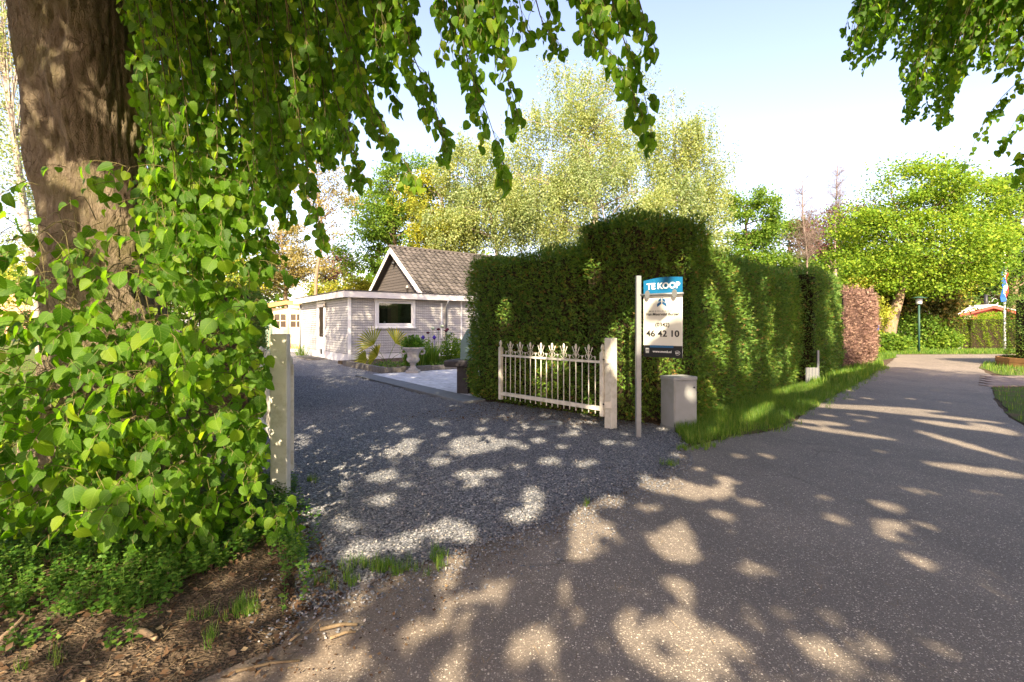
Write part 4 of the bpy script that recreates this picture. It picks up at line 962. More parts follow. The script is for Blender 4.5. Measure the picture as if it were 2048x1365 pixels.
far_tree('conifer_tree', 'yellow tipped conifer above the dried hedge', at(1722, 27), tp(27, (1725, 700), (1725, 640), (1722, 560)), .14, [pb(1722, 590, 27, 26, 32), pb(1735, 625, 27, 26, 35)], 30, 5500, .13, 'yellow', 'bark', 0, .3, nb=8)
far_tree('conifer_tree', 'bright yellow conifer right of the street lamp', at(1905, 33), tp(33, (1905, 700), (1905, 640), (1905, 560)), .14, [pb(1908, 575, 33, 22, 42), pb(1900, 620, 33, 26, 30)], 30, 5500, .15, 'yellow', 'bark', 0, .35, nb=8)
# shrubs below the lemon tree and at hedges
def shrub(label, px, py, Y, rx, rz, n, size, mat, name='shrub', blobs=None):
    root = thing(name, label, 'shrub', (*at(px, Y), 0))
    b = blobs or [pb(px, py, Y, rx, rz)]
    pts = []
    for q in b:
        m = n // len(b); d = rdir(m); r = rng.uniform(.3, 1, m) ** .4; pts.append(np.array(q[:3]) + d * r[:, None] * np.array(q[3:6]) * (1 + .15 * np.sin(d[:, :1] * 9) * np.cos(d[:, 2:3] * 8)))
    p = np.concatenate(pts); p = p[p[:, 2] > .02]; m = len(p)
    a = rdir(m) + np.array([0, 0, -.1]); nn = rdir(m) + np.array([0, -.5, .7])
    cloud('foliage', DIAMOND, p, a, nn, rng.uniform(size * .6, size * 1.2, m), MAT[mat], root, kind='stuff')
    c = P(px, py, Y); seg = []
    for _ in range(14): seg.append(((c.x + random.gauss(0, .08), c.y, 0), (c.x + random.gauss(0, b[0][3] * .4), c.y + random.gauss(0, .3), max(.3, c.z + random.uniform(-.2, .4) * b[0][5])), .02, .006))
    twigs('stems', seg, MAT['bark'], root)
    return root
shrub('green shrub at the foot of the leaning trunk', 1775, 688, 26.5, 36, 22, 3600, .13, 'green1')
shrub('green undergrowth shrub around the street lamp', 1840, 665, 29, 60, 42, 7000, .15, 'green1', blobs=[pb(1840, 665, 29, 50, 40), pb(1800, 690, 29, 45, 18), pb(1880, 680, 29, 40, 25)])
shrub('bushy pale shrub in front of the red cabin above the low hedge', 1985, 634, 33, 24, 10, 900, .12, 'lemon')
shrub('small shrub at the end of the dried hedge', 1752, 705, 24.3, 18, 12, 1300, .10, 'lemon')
# left side
far_tree('birch_tree', 'slim birch with a mottled trunk at the left edge', at(55, 15), tp(15, (85, 745), (62, 520), (32, 300), (0, 80), (-30, -100)), .11, [pb(20, 120, 15, 60, 130), pb(20, 330, 15, 60, 90), pb(60, 480, 15, 50, 60), pb(-20, 0, 15, 80, 120)], 90, 9500, .075, 'birch', 'birchbark', .7, .25, nb=40)
far_tree('birch_tree', 'second slim birch just right of the one at the left edge', at(85, 19), tp(19, (90, 725), (84, 500), (70, 300), (50, 60)), .10, [pb(70, 380, 19, 40, 120), pb(60, 200, 19, 50, 110)], 60, 5000, .085, 'birch', 'birchbark', .7, .3, nb=30)
far_tree('garden_tree', 'yellow green garden tree behind the lime trunk on the left', at(160, 30), tp(30, (170, 698), (165, 560), (160, 450)), .2, [pb(60, 560, 30, 80, 50), pb(200, 500, 30, 120, 60), pb(360, 480, 30, 120, 80), pb(440, 560, 30, 70, 60)], 150, 17000, .16, 'yellow', 'bark', 0, .5, nb=40)
far_tree('garden_tree', 'green tree rising behind the pine shed on the left', at(420, 36), tp(36, (430, 698), (425, 560), (420, 380)), .25, [pb(400, 400, 36, 80, 90), pb(300, 420, 36, 70, 90), pb(470, 480, 36, 40, 60)], 110, 14000, .18, 'green1', 'bark', 0, .5, nb=40)
hb = [(-8.6, 9.6), (-5.0, 9.4), (-9.6, 18.5), (-11.5, 18.0)]
hedge('dark_hedge', 'dark clipped hedge along the left side of the driveway', [((-3.75, 7.2), (-8.9, 17.0), .02, 2.1)[:4], ((-4.6, 6.8), (-3.75, 7.2), .02, 2.1), ('top', [(-4.6, 6.8), (-3.75, 7.2), (-8.9, 17.0), (-9.9, 16.6)], 2.1)], 400, 'thuja', 'core', (.06, .1),
      corepolys=[([(-4.6, 7.1), (-4.05, 7.4), (-9.1, 16.9), (-9.7, 16.6)], 2.0)])
barn = thing('timber_barn', 'low timber building with vertical planks and a flat dark roof edge on the far left', 'building', (-41, 44, 0))
x = -49.0
while x < -38.6:
    MB().box(x, x + .38, 44, 44.08, .45, 4.75 + (x + 49) * -.03).obj('plank', MAT['plank'], barn, world=True); x += .41
MB().box(-49.2, -38.4, 44.1, 50, .05, 4.7).obj('wall', MAT['plank'], barn, world=True)
MB().box(-49.4, -38.2, 43.8, 50.2, 4.72, 4.9).obj('roof', MAT['darkroof'], barn, world=True)
MB().box(-49.1, -38.5, 44.02, 44.09, 0, .44).obj('plinth', MAT['darkroof'], barn, world=True)
shrub('dark rounded bush before the timber building', 60, 655, 30, 30, 34, 2600, .12, 'darkgreen')
# wood behind everything
wood_pts = []
for i in range(46):
    Yw = rng.uniform(70, 95); pxw = rng.uniform(-200, 2250)
    top = 560 if 480 < pxw < 720 else 520
    b = pb(pxw, (top + 660) / 2 + rng.uniform(-20, 25), Yw, rng.uniform(50, 90), (660 - top) / 2 + 15)
    m = 900; d = rdir(m); wood_pts.append(np.array(b[:3]) + d * (rng.uniform(.3, 1, m) ** .4)[:, None] * np.array(b[3:6]))
p = np.concatenate(wood_pts); p = p[p[:, 2] > .1]; m = len(p)
cloud('far_wood', DIAMOND, p, rdir(m), rdir(m) + np.array([0, -.4, .6]), rng.uniform(.6, 1.2, m), MAT['green1'], kind='stuff')

# ------------------------------------------------------------------ house
C0 = G(699, 727); HR = math.atan2(.6, .8)
house = thing('house', 'grey sided bungalow with a white flat roof edge and a steep brown tiled gable roof', 'house', (C0.x, C0.y, 0), HR)
def part(mb, name, mat, parent=None, **kw): return mb.obj(name, MAT[mat], parent or house, **kw)
part(MB().box(0.02, 9.5, .02, 7.33, .0, 2.60), 'wall', 'darkroof')
part(MB().box(-.012, 9.5, -.012, .02, 0, .34).box(-.012, .02, .02, 7.3, 0, .34), 'plinth', 'plinth')
NC = 22; ch = (2.58 - .35) / NC
def board_front(x0, x1, z0, z1, mat='siding', yb=0.0, par=None, nm='siding_board'):
    vs = [(x0, yb - .034, z0 + .010), (x1, yb - .034, z0 + .010), (x1, yb - .012, z1), (x0, yb - .012, z1), (x0, yb + .018, z0 + .004), (x1, yb + .018, z0 + .004), (x1, yb + .018, z1), (x0, yb + .018, z1)]
    fs = [(0, 1, 2, 3), (4, 7, 6, 5), (0, 4, 5, 1), (3, 2, 6, 7), (0, 3, 7, 4), (1, 5, 6, 2)]
    return part(MB().add(vs, fs), nm, mat, par)
def board_left(y0, y1, z0, z1, xb=0.0, mat='siding', nm='siding_board'):
    vs = [(xb - .034, y0, z0 + .010), (xb - .034, y1, z0 + .010), (xb - .012, y1, z1), (xb - .012, y0, z1), (xb + .018, y0, z0 + .004), (xb + .018, y1, z0 + .004), (xb + .018, y1, z1), (xb + .018, y0, z1)]
    fs = [(3, 2, 1, 0), (5, 6, 7, 4), (1, 5, 4, 0), (7, 6, 2, 3), (4, 7, 3, 0), (2, 6, 5, 1)]
    return part(MB().add(vs, fs), nm, mat)
WX0, WX1, WZ0, WZ1 = 1.0, 2.76, 1.39, 2.55
for i in range(NC):
    z0 = .35 + i * ch; z1 = z0 + ch
    if z1 > WZ0 and z0 < WZ1: board_front(.05, WX0 - .01, z0, z1); board_front(WX1 + .01, 5.0, z0, z1)
    else: board_front(.05, 5.0, z0, z1)
    board_front(5.06, 8.0, z0, z1)
    board_left(.05, 3.16, z0, z1); board_left(4.44, 7.2, z0, z1)
part(MB().box(-.055, .045, -.055, .045, 0, 2.58), 'corner_trim', 'white')
part(MB().box(5.0, 5.06, -.04, .02, .35, 2.58), 'corner_trim', 'white')
part(MB().box(-.04, .03, 7.2, 7.33, 0, 2.58), 'corner_trim', 'white')
fas = MB(); ov = .32
fas.box(-ov, 9.5, -ov, -ov + .04, 2.56, 2.80); fas.box(-ov, -ov + .04, -ov + .04, 7.75, 2.56, 2.80)
part(fas, 'fascia', 'fascia')
part(MB().box(-ov + .04, 9.5, -ov + .04, 7.75, 2.60, 2.64), 'soffit', 'white')
part(MB().box(-ov - .02, 9.5, -ov - .02, 7.8, 2.803, 2.84), 'flat_roof', 'darkroof')
# front window
win = part(MB().box(WX0, WX1, -.06, .01, WZ0, WZ0 + .09).box(WX0, WX1, -.06, .01, WZ1 - .09, WZ1).box(WX0, WX0 + .09, -.06, .01, WZ0 + .09, WZ1 - .09).box(WX1 - .09, WX1, -.06, .01, WZ0 + .09, WZ1 - .09), 'window', 'white')
sx = .10
MB().box(WX0 + sx, WX1 - sx, -.045, .0, WZ0 + .10, WZ0 + .17).box(WX0 + sx, WX1 - sx, -.045, .0, WZ1 - .17, WZ1 - .10).box(WX0 + sx, WX0 + sx + .07, -.045, .0, WZ0 + .17, WZ1 - .17).box(WX1 - sx - .07, WX1 - sx, -.045, .0, WZ0 + .17, WZ1 - .17).obj('sash', MAT['white'], win)
MB().box(WX0 + .17, WX1 - .17, -.024, -.020, WZ0 + .17, WZ1 - .17).obj('pane', MAT['clearglass'], win)
for (c0, c1, mt) in ((0, .38, 'toneolive'), (.38, .80, 'tonebrown'), (.80, .84, 'white'), (.84, 1.42, 'toneolive')):
    MB().box(WX0 + .17 + c0, min(WX0 + .17 + c1, WX1 - .17), -.010, -.002, WZ0 + .17, WZ1 - .17).obj('curtain', MAT[mt if mt != 'white' else 'tonebrown'], win)
MB().lathe([(.03, 0), (.045, .03), (.03, .07), (.015, .09)], (0, 0, 0), 8).obj('vase', MAT['white'], win).matrix_basis = Matrix.Translation((WX0 + .42, -.0145, WZ0 + .172)) @ Matrix.Diagonal((1, .08, 1, 1))
MB().box(WX0 - .03, WX1 + .03, -.10, -.0, WZ0 - .04, WZ0 - .003).obj('sill', MAT['white'], win)
# strips behind the glass carry painted interior and reflection tones
dp = MB().tube([(4.22, -.28, 2.55), (4.22, -.24, 2.45), (4.22, -.09, 2.3), (4.22, -.09, .45)], .042, 8); part(dp, 'downpipe', 'zinc')
part(MB().box(3.98, 4.06, -.05, -.031, .9, 2.45), 'cable_cover', 'white')
part(MB().tube([(-.09, 7.28, 2.55), (-.09, 7.28, .1)], .05, 8), 'downpipe', 'zinc')
# door in the left wall
door = part(MB().box(-.05, .01, 3.18, 3.27, .05, 2.56).box(-.05, .01, 4.33, 4.42, .05, 2.56).box(-.05, .01, 3.27, 4.33, 2.47, 2.56), 'door_frame', 'white')
dl = part(MB().box(-.03, .0, 3.28, 3.45, .08, 2.45).box(-.03, .0, 4.15, 4.32, .08, 2.45).box(-.03, .0, 3.45, 4.15, 2.30, 2.45).box(-.03, .0, 3.45, 4.15, .08, .95), 'door', 'white')
MB().box(-.015, -.008, 3.45, 4.15, .95, 2.30).obj('pane', MAT['glass'], dl)
MB().box(-.04, -.031, 3.62, 3.86, .18, .42).obj('cat_flap', MAT['black'], dl)
MB().tube([(-.03, 3.36, 1.08), (-.09, 3.36, 1.08), (-.09, 3.48, 1.08)], .012, 6).obj('handle', MAT['galv'], dl)
part(MB().tube([(-.03, 2.9, 1.0), (-.12, 2.9, 1.02), (-.12, 2.75, .98)], .02, 6), 'outside_tap', 'galv')
part(MB().tube([(-.02, 2.85, 2.42), (-.12, 2.85, 2.42)], .02, 6).lathe([(.05, 0), (.075, .02), (.055, .12), (.03, .15)], (-.14, 2.85, 2.27), 12), 'wall_lamp', 'lamptin')
# gable
GA, BN, BF, AZ, EZ = 4.5, 1.94, 9.93, 5.66, 2.9
BM = (BN + BF) / 2
part(MB().add([(GA, BN + .1, 2.7), (GA, BF - .1, 2.7), (GA, BM, AZ - .22), (15, BN + .1, 2.7), (15, BF - .1, 2.7), (15, BM, AZ - .22)], [(0, 2, 1), (3, 4, 5), (0, 3, 5, 2), (1, 2, 5, 4), (0, 1, 4, 3)]), 'gable_wall', 'darkroof')
z = 2.85; k = 0
while z < AZ - .45:
    hw = (AZ - .2 - z) / (AZ - EZ) * (BF - BN) / 2 - .12; hw2 = max(.02, (AZ - .2 - z - .15) / (AZ - EZ) * (BF - BN) / 2 - .12)
    vs = [(GA - .03, BM - hw, z + .006), (GA - .03, BM + hw, z + .006), (GA - .015, BM + hw2, z + .15), (GA - .015, BM - hw2, z + .15), (GA - .004, BM - hw, z + .006), (GA - .004, BM + hw, z + .006), (GA - .004, BM + hw2, z + .15), (GA - .004, BM - hw2, z + .15)]
    part(MB().add(vs, [(3, 2, 1, 0), (5, 6, 7, 4), (1, 5, 4, 0), (7, 6, 2, 3), (4, 7, 3, 0), (2, 6, 5, 1)]), 'gable_board', 'gable'); z += .155
def slope_box(b0, z0, b1, z1, x0, x1, th):
    d = Vector((0, b1 - b0, z1 - z0)).normalized(); nrm = Vector((0, -d.z, d.y)) * th
    if nrm.z < 0: nrm = -nrm
    q = [Vector((x0, b0, z0)), Vector((x1, b0, z0)), Vector((x1, b1, z1)), Vector((x0, b1, z1))]
    vs = q + [v - nrm for v in q]
    return vs, [(0, 1, 2, 3), (4, 7, 6, 5), (0, 4, 5, 1), (1, 5, 6, 2), (2, 6, 7, 3), (3, 7, 4, 0)]
XG = GA - .38
sl_ = (AZ - EZ) / ((BF - BN) / 2)
for (b0, b1) in ((BN - .35, BM), (BF + .35, BM)):
    zz0 = AZ - abs(b0 - BM) * sl_
    vs, fs = slope_box(b0, zz0, b1, AZ, XG, XG + .04, .22); part(MB().add(vs, fs), 'barge_board', 'fascia')
    vs, fs = slope_box(b0, zz0 + .01, b1, AZ + .01, XG + .04, 15.5, .12); part(MB().add(vs, fs), 'roof_deck', 'gable')
roof = part(MB().box(XG - .03, 15.5, BM - .10, BM + .10, AZ + .05, AZ + .14), 'roof', 'tile', label='brown tiled gable roof')
# tiles: wave shaped, one mesh shared
def tile_mesh():
    xs = [0, .05, .10, .15, .20, .25, .30, .335]; hs = [.012, .048, .066, .048, .012, -.004, .0, .015]
    vs = []; fs = []
    for j, (yy, zz) in enumerate(((0, .045), (.40, .0))):
        for xx, h in zip(xs, hs): vs.append((xx, yy, h + zz))
    n = len(xs)
    for xx, h in zip(xs, hs): vs.append((xx, 0, h - .01))
    fs += [(i, i + 1, n + i + 1, n + i) for i in range(n - 1)] + [(2 * n + i, 2 * n + i + 1, i + 1, i) for i in range(n - 1)]
    return vs, fs
tv, tf = tile_mesh()
tme = bpy.data.meshes.new('roof_tile'); tme.from_pydata(tv, [], tf); tme.materials.append(MAT['tile']); tme.update()
ang = math.atan(sl_); L = ((BM - BN) + .38) / math.cos(ang); rows = int(L / .34); stuffv, stufff = MB(), 0
cnt = 0
for c in range(38):
    for r in range(rows + 1):
        xx = XG + .02 + c * .3; s = r * .34 - .05
        m = Matrix.Translation((xx, BN - .38 + s * math.cos(ang), AZ - (BM - BN + .38) * sl_ + s * math.sin(ang) + .03)) @ Matrix.Rotation(ang, 4, 'X') @ Matrix.Rotation(random.gauss(0, .006), 4, 'Z')
        if cnt < 300:
            o = bpy.data.objects.new('roof_tile', tme); link(o, roof); o.matrix_basis = m; cnt += 1
        else: stuffv.add([m @ Vector(v) for v in tv], tf)
stuffv.obj('far_tiles', MAT['tile'], roof, kind='stuff')
# second roof crossing farther right
R2 = MB(); xa, xb, zr = 15.0, 24.5, 6.75; xm = 19.5
R2.add([(xa, 2.5, 2.9), (xm, 2.5, zr), (xb, 2.5, 2.9), (xa, 12, 2.9), (xm, 12, zr), (xb, 12, 2.9)], [(0, 3, 4, 1), (1, 4, 5, 2), (0, 1, 2), (3, 5, 4), (0, 2, 5, 3)])
part(R2, 'side_roof', 'tile')
part(MB().lathe([(.05, 0), (.05, .42), (.11, .44), (.11, .50), (.08, .52), (.1, .56), (.05, .60)], (GA - .7, 3.0, 2.82), 12), 'vent_pipe', 'lamptin')
part(MB().lathe([(.02, 0), (.09, .02), (.10, .14), (.05, .2)], (GA - .12, BM + .1, AZ - .92), 12).tube([(GA, BM + .1, AZ - .8), (GA - .12, BM + .1, AZ - .8)], .02, 6), 'gable_lamp', 'black')
# door mat and small bed
mat_ = thing('door_mat', 'dark doormat in a pale frame before the side door', 'doormat', (C0.x, C0.y, 0), HR)
part(MB().box(-.95, -.12, 2.5, 4.3, .012, .05), 'frame', 'block', mat_); part(MB().box(-.87, -.2, 2.6, 4.2, .052, .06), 'mat', 'black', mat_)
# planting bed with granite blocks
bedr = thing('planting_bed', 'planting bed edged with low granite blocks in front of the house', 'flower bed', (C0.x, C0.y, 0), HR)
def blocks(x0, y0, x1, y1, w=.12, h=.2, L=.5):
    a = Vector((x0, y0)); b = Vector((x1, y1)); D = (b - a).length; d = (b - a) / D; n = Vector((-d.y, d.x)) * w; k = max(1, round(D / L)); s = D / k
    for i in range(k):
        p = a + d * (i * s + .006); q = a + d * ((i + 1) * s - .006); hh = h + random.uniform(-.008, .008)
        part(MB().prism([p, q, q + n, p + n], 0, hh), 'granite_block', 'block', bedr)
blocks(-.58, -4.99, 5.6, -4.99); blocks(-.58, -1.0, -.58, -4.98)
part(MB().box(-.46, 5.6, -4.87, -.04, 0, .13), 'soil', 'soil', bedr)
# patio
patio = thing('patio', 'grey paved patio with darker edging slabs between the driveway and the bed', 'patio', (C0.x, C0.y, 0), HR)
bb = -5.05; i = 0
while bb > -11.0:
    part(MB().box(-1.50, -1.01, bb - .99, bb, 0, .052 + random.uniform(-.002, .002), .004), 'edging_slab', 'slab', patio); bb -= 1.0
bb = -5.05; r = 0
while bb > -10.6:
    x = -1.0 - (0.3 if r % 2 else 0); 
    while x < 3.6:
        x0 = max(x, -1.0); x1 = x + .59
        if x1 - x0 > .1: part(MB().box(x0, x1, bb - .39, bb, 0, .05 + random.uniform(-.002, .002), .004), 'paver', 'paver', patio)
        x += .6
    bb -= .4; r += 1
def hw(a, b, z=0): return Vector((C0.x + .8 * a - .6 * b, C0.y + .6 * a + .8 * b, z))
# urn
uc = G(826, 749); uc.z = .05
urn = thing('garden_urn', 'pale weathered classical stone urn on the patio, planted with foliage', 'urn', uc[:])
MB().box(-.19, .19, -.19, .19, 0, .075, .01).obj('base', MAT['urn'], urn)
MB().lathe([(.17, .077), (.16, .10), (.12, .13), (.085, .18), (.075, .23), (.10, .26), (.10, .275), (.075, .285)], seg=24).obj('foot', MAT['urn'], urn)
MB().lathe([(.09, .287), (.15, .32), (.19, .37), (.195, .42), (.17, .46), (.165, .50), (.19, .60), (.25, .68), (.315, .72), (.34, .735), (.34, .77), (.30, .775), (.27, .74)], seg=48, flute=.018).obj('bowl', MAT['urn'], urn)
for s in (-1, 1):
    MB().tube([(s * .30, 0, .70), (s * .35, 0, .66), (s * .34, 0, .59), (s * .27, 0, .56), (s * .22, 0, .60)], .03, 8).obj('handle', MAT['urn'], urn)
def tuft(name, label, cat, c, n, h, spread, w, mat, kind=None, flop=.5):
    t = rng.uniform(0, 2 * math.pi, n); r = spread * np.sqrt(rng.uniform(0, 1, n))
    p = np.column_stack([c[0] + r * np.cos(t), c[1] + r * np.sin(t), np.full(n, c[2])])
    a = np.column_stack([np.cos(t), np.sin(t), np.zeros(n)]) * rng.uniform(0, flop, (n, 1)) + np.array([0, 0, 1.0]) + rdir(n) * .12
    nn = np.column_stack([np.cos(t), np.sin(t), np.full(n, .3)]) + rdir(n) * .5
    hh = rng.uniform(.55, 1.1, n) * h
    if label:
        root = thing(name, label, cat, tuple(c)); cloud('leaves', BLADE, p, a, nn, np.column_stack([hh, np.full(n, w), hh * .4]), MAT[mat], root); return root
    return p, a, nn, np.column_stack([hh, np.full(n, w), hh * .4])
up = thing('urn_plant', 'feathery green plant growing out of the stone urn', 'plant', (uc.x, uc.y, .72))
m = 900; d = rdir(m); d[:, 2] = np.abs(d[:, 2]); pp = np.array([uc.x, uc.y, .80]) + d * rng.uniform(.2, 1, (m, 1)) * np.array([.34, .3, .38])
cloud('leaves', DIAMOND, pp, d + rdir(m) * .5, rdir(m) + np.array([0, -.3, .7]), rng.uniform(.05, .09, m), MAT['herb'], up)
# palm, irises, alliums and others in the bed
def palm_fan(root, c, dirv, L, n=15, span=2.4):
    mb = MB(); dirv = Vector(dirv).normalized(); side = dirv.cross(Vector((0, -1, .2))).normalized()
    for i in range(n):
        t = (i / (n - 1) - .5) * span; d = (dirv * math.cos(t) + side * math.sin(t)).normalized(); e = c + d * L * random.uniform(.85, 1) + Vector((0, 0, -.05)); w = d.cross(Vector((0, -1, 0))).normalized() * .026
        mid = c + d * L * .6; mb.add([c - w * .2, c + w * .2, mid + w, mid - w, e], [(0, 1, 2, 3), (3, 2, 4)])
    return mb
pc = hw(.45, -2.6, .13)
palm = thing('fan_palm', 'small yellowing fan palm in the flower bed under the window', 'palm', pc[:])
for (dx, dy, dz, L) in ((-.55, -.2, .8, .75), (.45, -.2, .85, .7), (-.3, -.5, .35, .55), (.8, -.2, .5, .6), (-.9, -.1, .15, .5)):
    tip = pc + Vector((dx * .75, dy * .7, dz * .85)); seg = MB().tube([pc, pc.lerp(tip, .5) + Vector((0, 0, .05)), tip], .008, 5).obj('leaf_stalk', MAT['herb'], palm, world=True)
    palm_fan(palm, tip, (dx, dy, dz * .7), L).obj('fan_leaf', MAT['yellow'], palm, world=True)
for (a, b, lab) in ((.75, -4.3, 'clump of upright iris leaves left of the urn'), (1.35, -4.1, 'iris clump with purple flowers just left of the urn'), (1.0, -3.6, 'iris clump behind the others left of the urn')):
    c = hw(a, b, .13); r_ = tuft('iris_clump', lab, 'iris', c, 320, .85, .32, .024, 'grass', flop=.3)
    if 'purple' in lab:
        for dx in (-.22, .16):
            f = c + Vector((dx, 0, .92)); MB().lathe([(.01, -.05), (.05, -.02), (.07, .03), (.03, .07), (.01, .1)], f, 8).tube([f - Vector((0, 0, .8)), f], .006, 4).obj('flower', MAT['iris'], r_, world=True)
for k, (px, py, dk) in enumerate(((866, 657, 0), (877, 659, 1), (884, 653, 0), (892, 662, 1), (895, 659, 1), (897, 667, 0), (856, 666, 1))):
    Yk = 16.4; h = P(px, py, Yk); c = Vector((h.x, h.y, .13))
    labs = ['pale allium on the left of the downpipe', 'dark allium just left of the downpipe', 'pale allium, the tallest, before the downpipe', 'dark allium right of the downpipe, the lower one', 'dark allium right of the downpipe, the higher one', 'pale allium farthest right of the downpipe', 'dark allium nearest the urn']
    r_ = thing('allium', labs[k], 'flower', c[:], group='alliums in the flower bed')
    MB().tube([c, h], .006, 5).obj('stalk', MAT['herb'], r_, world=True)
    MB().lathe([(.012, -.055), (.06, -.03), (.07, .0), (.06, .03), (.012, .055)] if not dk else [(.012, -.04), (.06, -.015), (.07, .01), (.012, .04)], h, 10).obj('flower_head', MAT['allium' if dk else 'alliumw'], r_, world=True)
def bush(label, c, r, h, n, size, mat):
    root = thing('garden_plant', label, 'plant', tuple(c)); d = rdir(n); d[:, 2] = np.abs(d[:, 2]); p = np.array(c) + d * rng.uniform(.3, 1, (n, 1)) * np.array([r, r, h])
    cloud('leaves', DIAMOND, p, d + rdir(n) * .6, rdir(n) + np.array([0, -.4, .6]), rng.uniform(size * .6, size * 1.2, n), MAT[mat], root); return root
bush('bushy blue green perennial right behind the urn', hw(2.5, -3.6, .13), .55, 1.05, 1600, .08, 'green1')
bush('tall feathery green perennial just left of the urn', hw(1.6, -3.2, .13), .4, .95, 900, .07, 'green1')
bush('purple grey lavender beside the downpipe', hw(3.3, -3.0, .13), .5, .8, 1100, .05, 'herb')
bush('yellow flowered low plant right of the urn', hw(3.0, -4.4, .13), .45, .42, 900, .05, 'yellow')
bush('leafy low plant at the right end of the bed', hw(4.0, -4.3, .13), .5, .5, 900, .06, 'lemon')
tuft('grass_clump', 'grassy clump at the right end of the flower bed', 'plant', hw(4.3, -3.6, .13), 220, .6, .5, .015, 'grass')
tuft('grass_clump', 'grassy plant by the side door of the house', 'plant', hw(-.45, 5.4, .05), 120, .7, .3, .015, 'grass', flop=.8)
g = np.array([hw(a, b, .14)[:] for a, b in zip(rng.uniform(-.4, 5, 2600), rng.uniform(-4.8, -3.0, 2600))]); m = len(g); g[:, 2] += rng.uniform(0, .14, m)
cloud('bed_ground_cover', DIAMOND, g, rdir(m), rdir(m) + np.array([0, -.2, 1]), rng.uniform(.03, .07, m), MAT['herb'], kind='stuff')
# block table and cover
bt = thing('garden_table', 'dark stained timber table half hidden by the hedge end', 'table', (-1.0, 10.4, .05), -.35)
MB().box(-.10, .16, -.22, .2, 0, .56, .008).obj('leg', MAT['darkwood'], bt)
MB().box(-.36, .30, -.34, .34, .562, .70, .03).obj('table_top', MAT['darkwood'], bt)
MB().box(.18, .30, -.12, .2, 0, .3, .005).obj('lower_block', MAT['darkwood'], bt)
cv = thing('covered_barbecue', 'grey green fabric cover with a sloped top standing on the dark table', 'cover', (-.93, 10.55, .752), -.35)
MB().add([(-.12, -.2, 0), (.28, -.2, 0), (.28, .2, 0), (-.12, .2, 0), (-.11, -.2, .4), (.28, -.2, .4), (.28, .2, .4), (-.11, .2, .4), (.02, -.14, .66), (.26, -.14, .66), (.26, .14, .66), (.02, .14, .66)],
         [(3, 2, 1, 0), (0, 1, 5, 4), (1, 2, 6, 5), (2, 3, 7, 6), (3, 0, 4, 7), (4, 5, 9, 8), (5, 6, 10, 9), (6, 7, 11, 10), (7, 4, 8, 11), (8, 9, 10, 11)]).obj('fabric_cover', MAT['cover'], cv)

# pine shed
shed = thing('pine_shed', 'new pine garden shed with double glazed doors beyond the house', 'shed', (-14.2, 30.5, 0))
SX0, SX1, SYF = -15.6, -12.6, 30.5
def ps(mb, n, m, par=shed): return mb.obj(n, MAT[m], par, world=True)
ps(MB().box(SX0 + .05, SX1 - .05, SYF + .03, 33, .05, 2.55), 'wall', 'pine')
zb = .05
while zb < 2.3: ps(MB().box(SX0, SX0 + .42, SYF, SYF + .028, zb, zb + .135).box(SX1 - .3, SX1, SYF, SYF + .028, zb, zb + .135), 'wall_board', 'pine'); zb += .14
ps(MB().add([(SX0 - .25, SYF - .35, 2.72), (-14.1, SYF - .35, 3.02), (SX1 + .25, SYF - .35, 2.72), (SX0 - .25, SYF - .32, 2.45), (-14.1, SYF - .32, 2.78), (SX1 + .25, SYF - .32, 2.45)], [(3, 4, 1, 0), (4, 5, 2, 1), (0, 1, 4, 3), (1, 2, 5, 4)]), 'barge_board', 'pineo')
ps(MB().add([(SX0 - .3, SYF - .4, 2.74), (-14.1, SYF - .4, 3.05), (SX1 + .3, SYF - .4, 2.74), (SX0 - .3, 33.2, 2.74), (-14.1, 33.2, 3.05), (SX1 + .3, 33.2, 2.74)], [(0, 1, 4, 3), (1, 2, 5, 4)]), 'roof', 'beige')
for (x0, x1) in ((-15.1, -14.12), (-14.08, -13.1)):
    dm = ps(MB().box(x0, x1, SYF - .03, SYF + .0, .25, 1.35).box(x0, x0 + .13, SYF - .03, SYF, 1.35, 2.3).box(x1 - .13, x1, SYF - .03, SYF, 1.35, 2.3).box(x0 + .13, x1 - .13, SYF - .03, SYF, 2.17, 2.3), 'door', 'pine')
    xm_ = (x0 + x1) / 2
    ps(MB().box(xm_ - .025, xm_ + .025, SYF - .028, SYF - .004, 1.35, 2.17).box(x0 + .13, xm_ - .025, SYF - .028, SYF - .004, 1.73, 1.78).box(xm_ + .025, x1 - .13, SYF - .028, SYF - .004, 1.73, 1.78), 'glazing_bar', 'pine', dm)
    for (a, b) in ((x0 + .13, xm_ - .025), (xm_ + .025, x1 - .13)):
        for (c, d) in ((1.35, 1.73), (1.78, 2.17)): ps(MB().box(a, b, SYF - .012, SYF - .006, c, d), 'pane', 'glass', dm)
ps(MB().box(SX0, SX1, SYF - .5, SYF - .05, .02, .14), 'doorstep', 'pineo')
ps(MB().tube([(-14.02, SYF - .03, 1.25), (-14.02, SYF - .08, 1.25), (-13.92, SYF - .08, 1.25)], .012, 5), 'handle', 'black')
gp = thing('fence_panel', 'pale green slatted panel between the left hedge and the pine shed', 'fence', (*at(531, 20), 0))
for k in range(4):
    a = P(524 + k * 4.6, 690, 20); MB().box(a.x, a.x + .085, 20 + k * .03, 20.03 + k * .03, .02, 2.0 - k * .03).obj('slat', MAT['greenpaint'], gp, world=True)
MB().box(P(524, 0, 20).x, P(542, 0, 20).x, 20.12, 20.15, 1.5, 1.58).box(P(524, 0, 20).x, P(542, 0, 20).x, 20.12, 20.15, .4, .48).obj('rail', MAT['greenpaint'], gp, world=True)

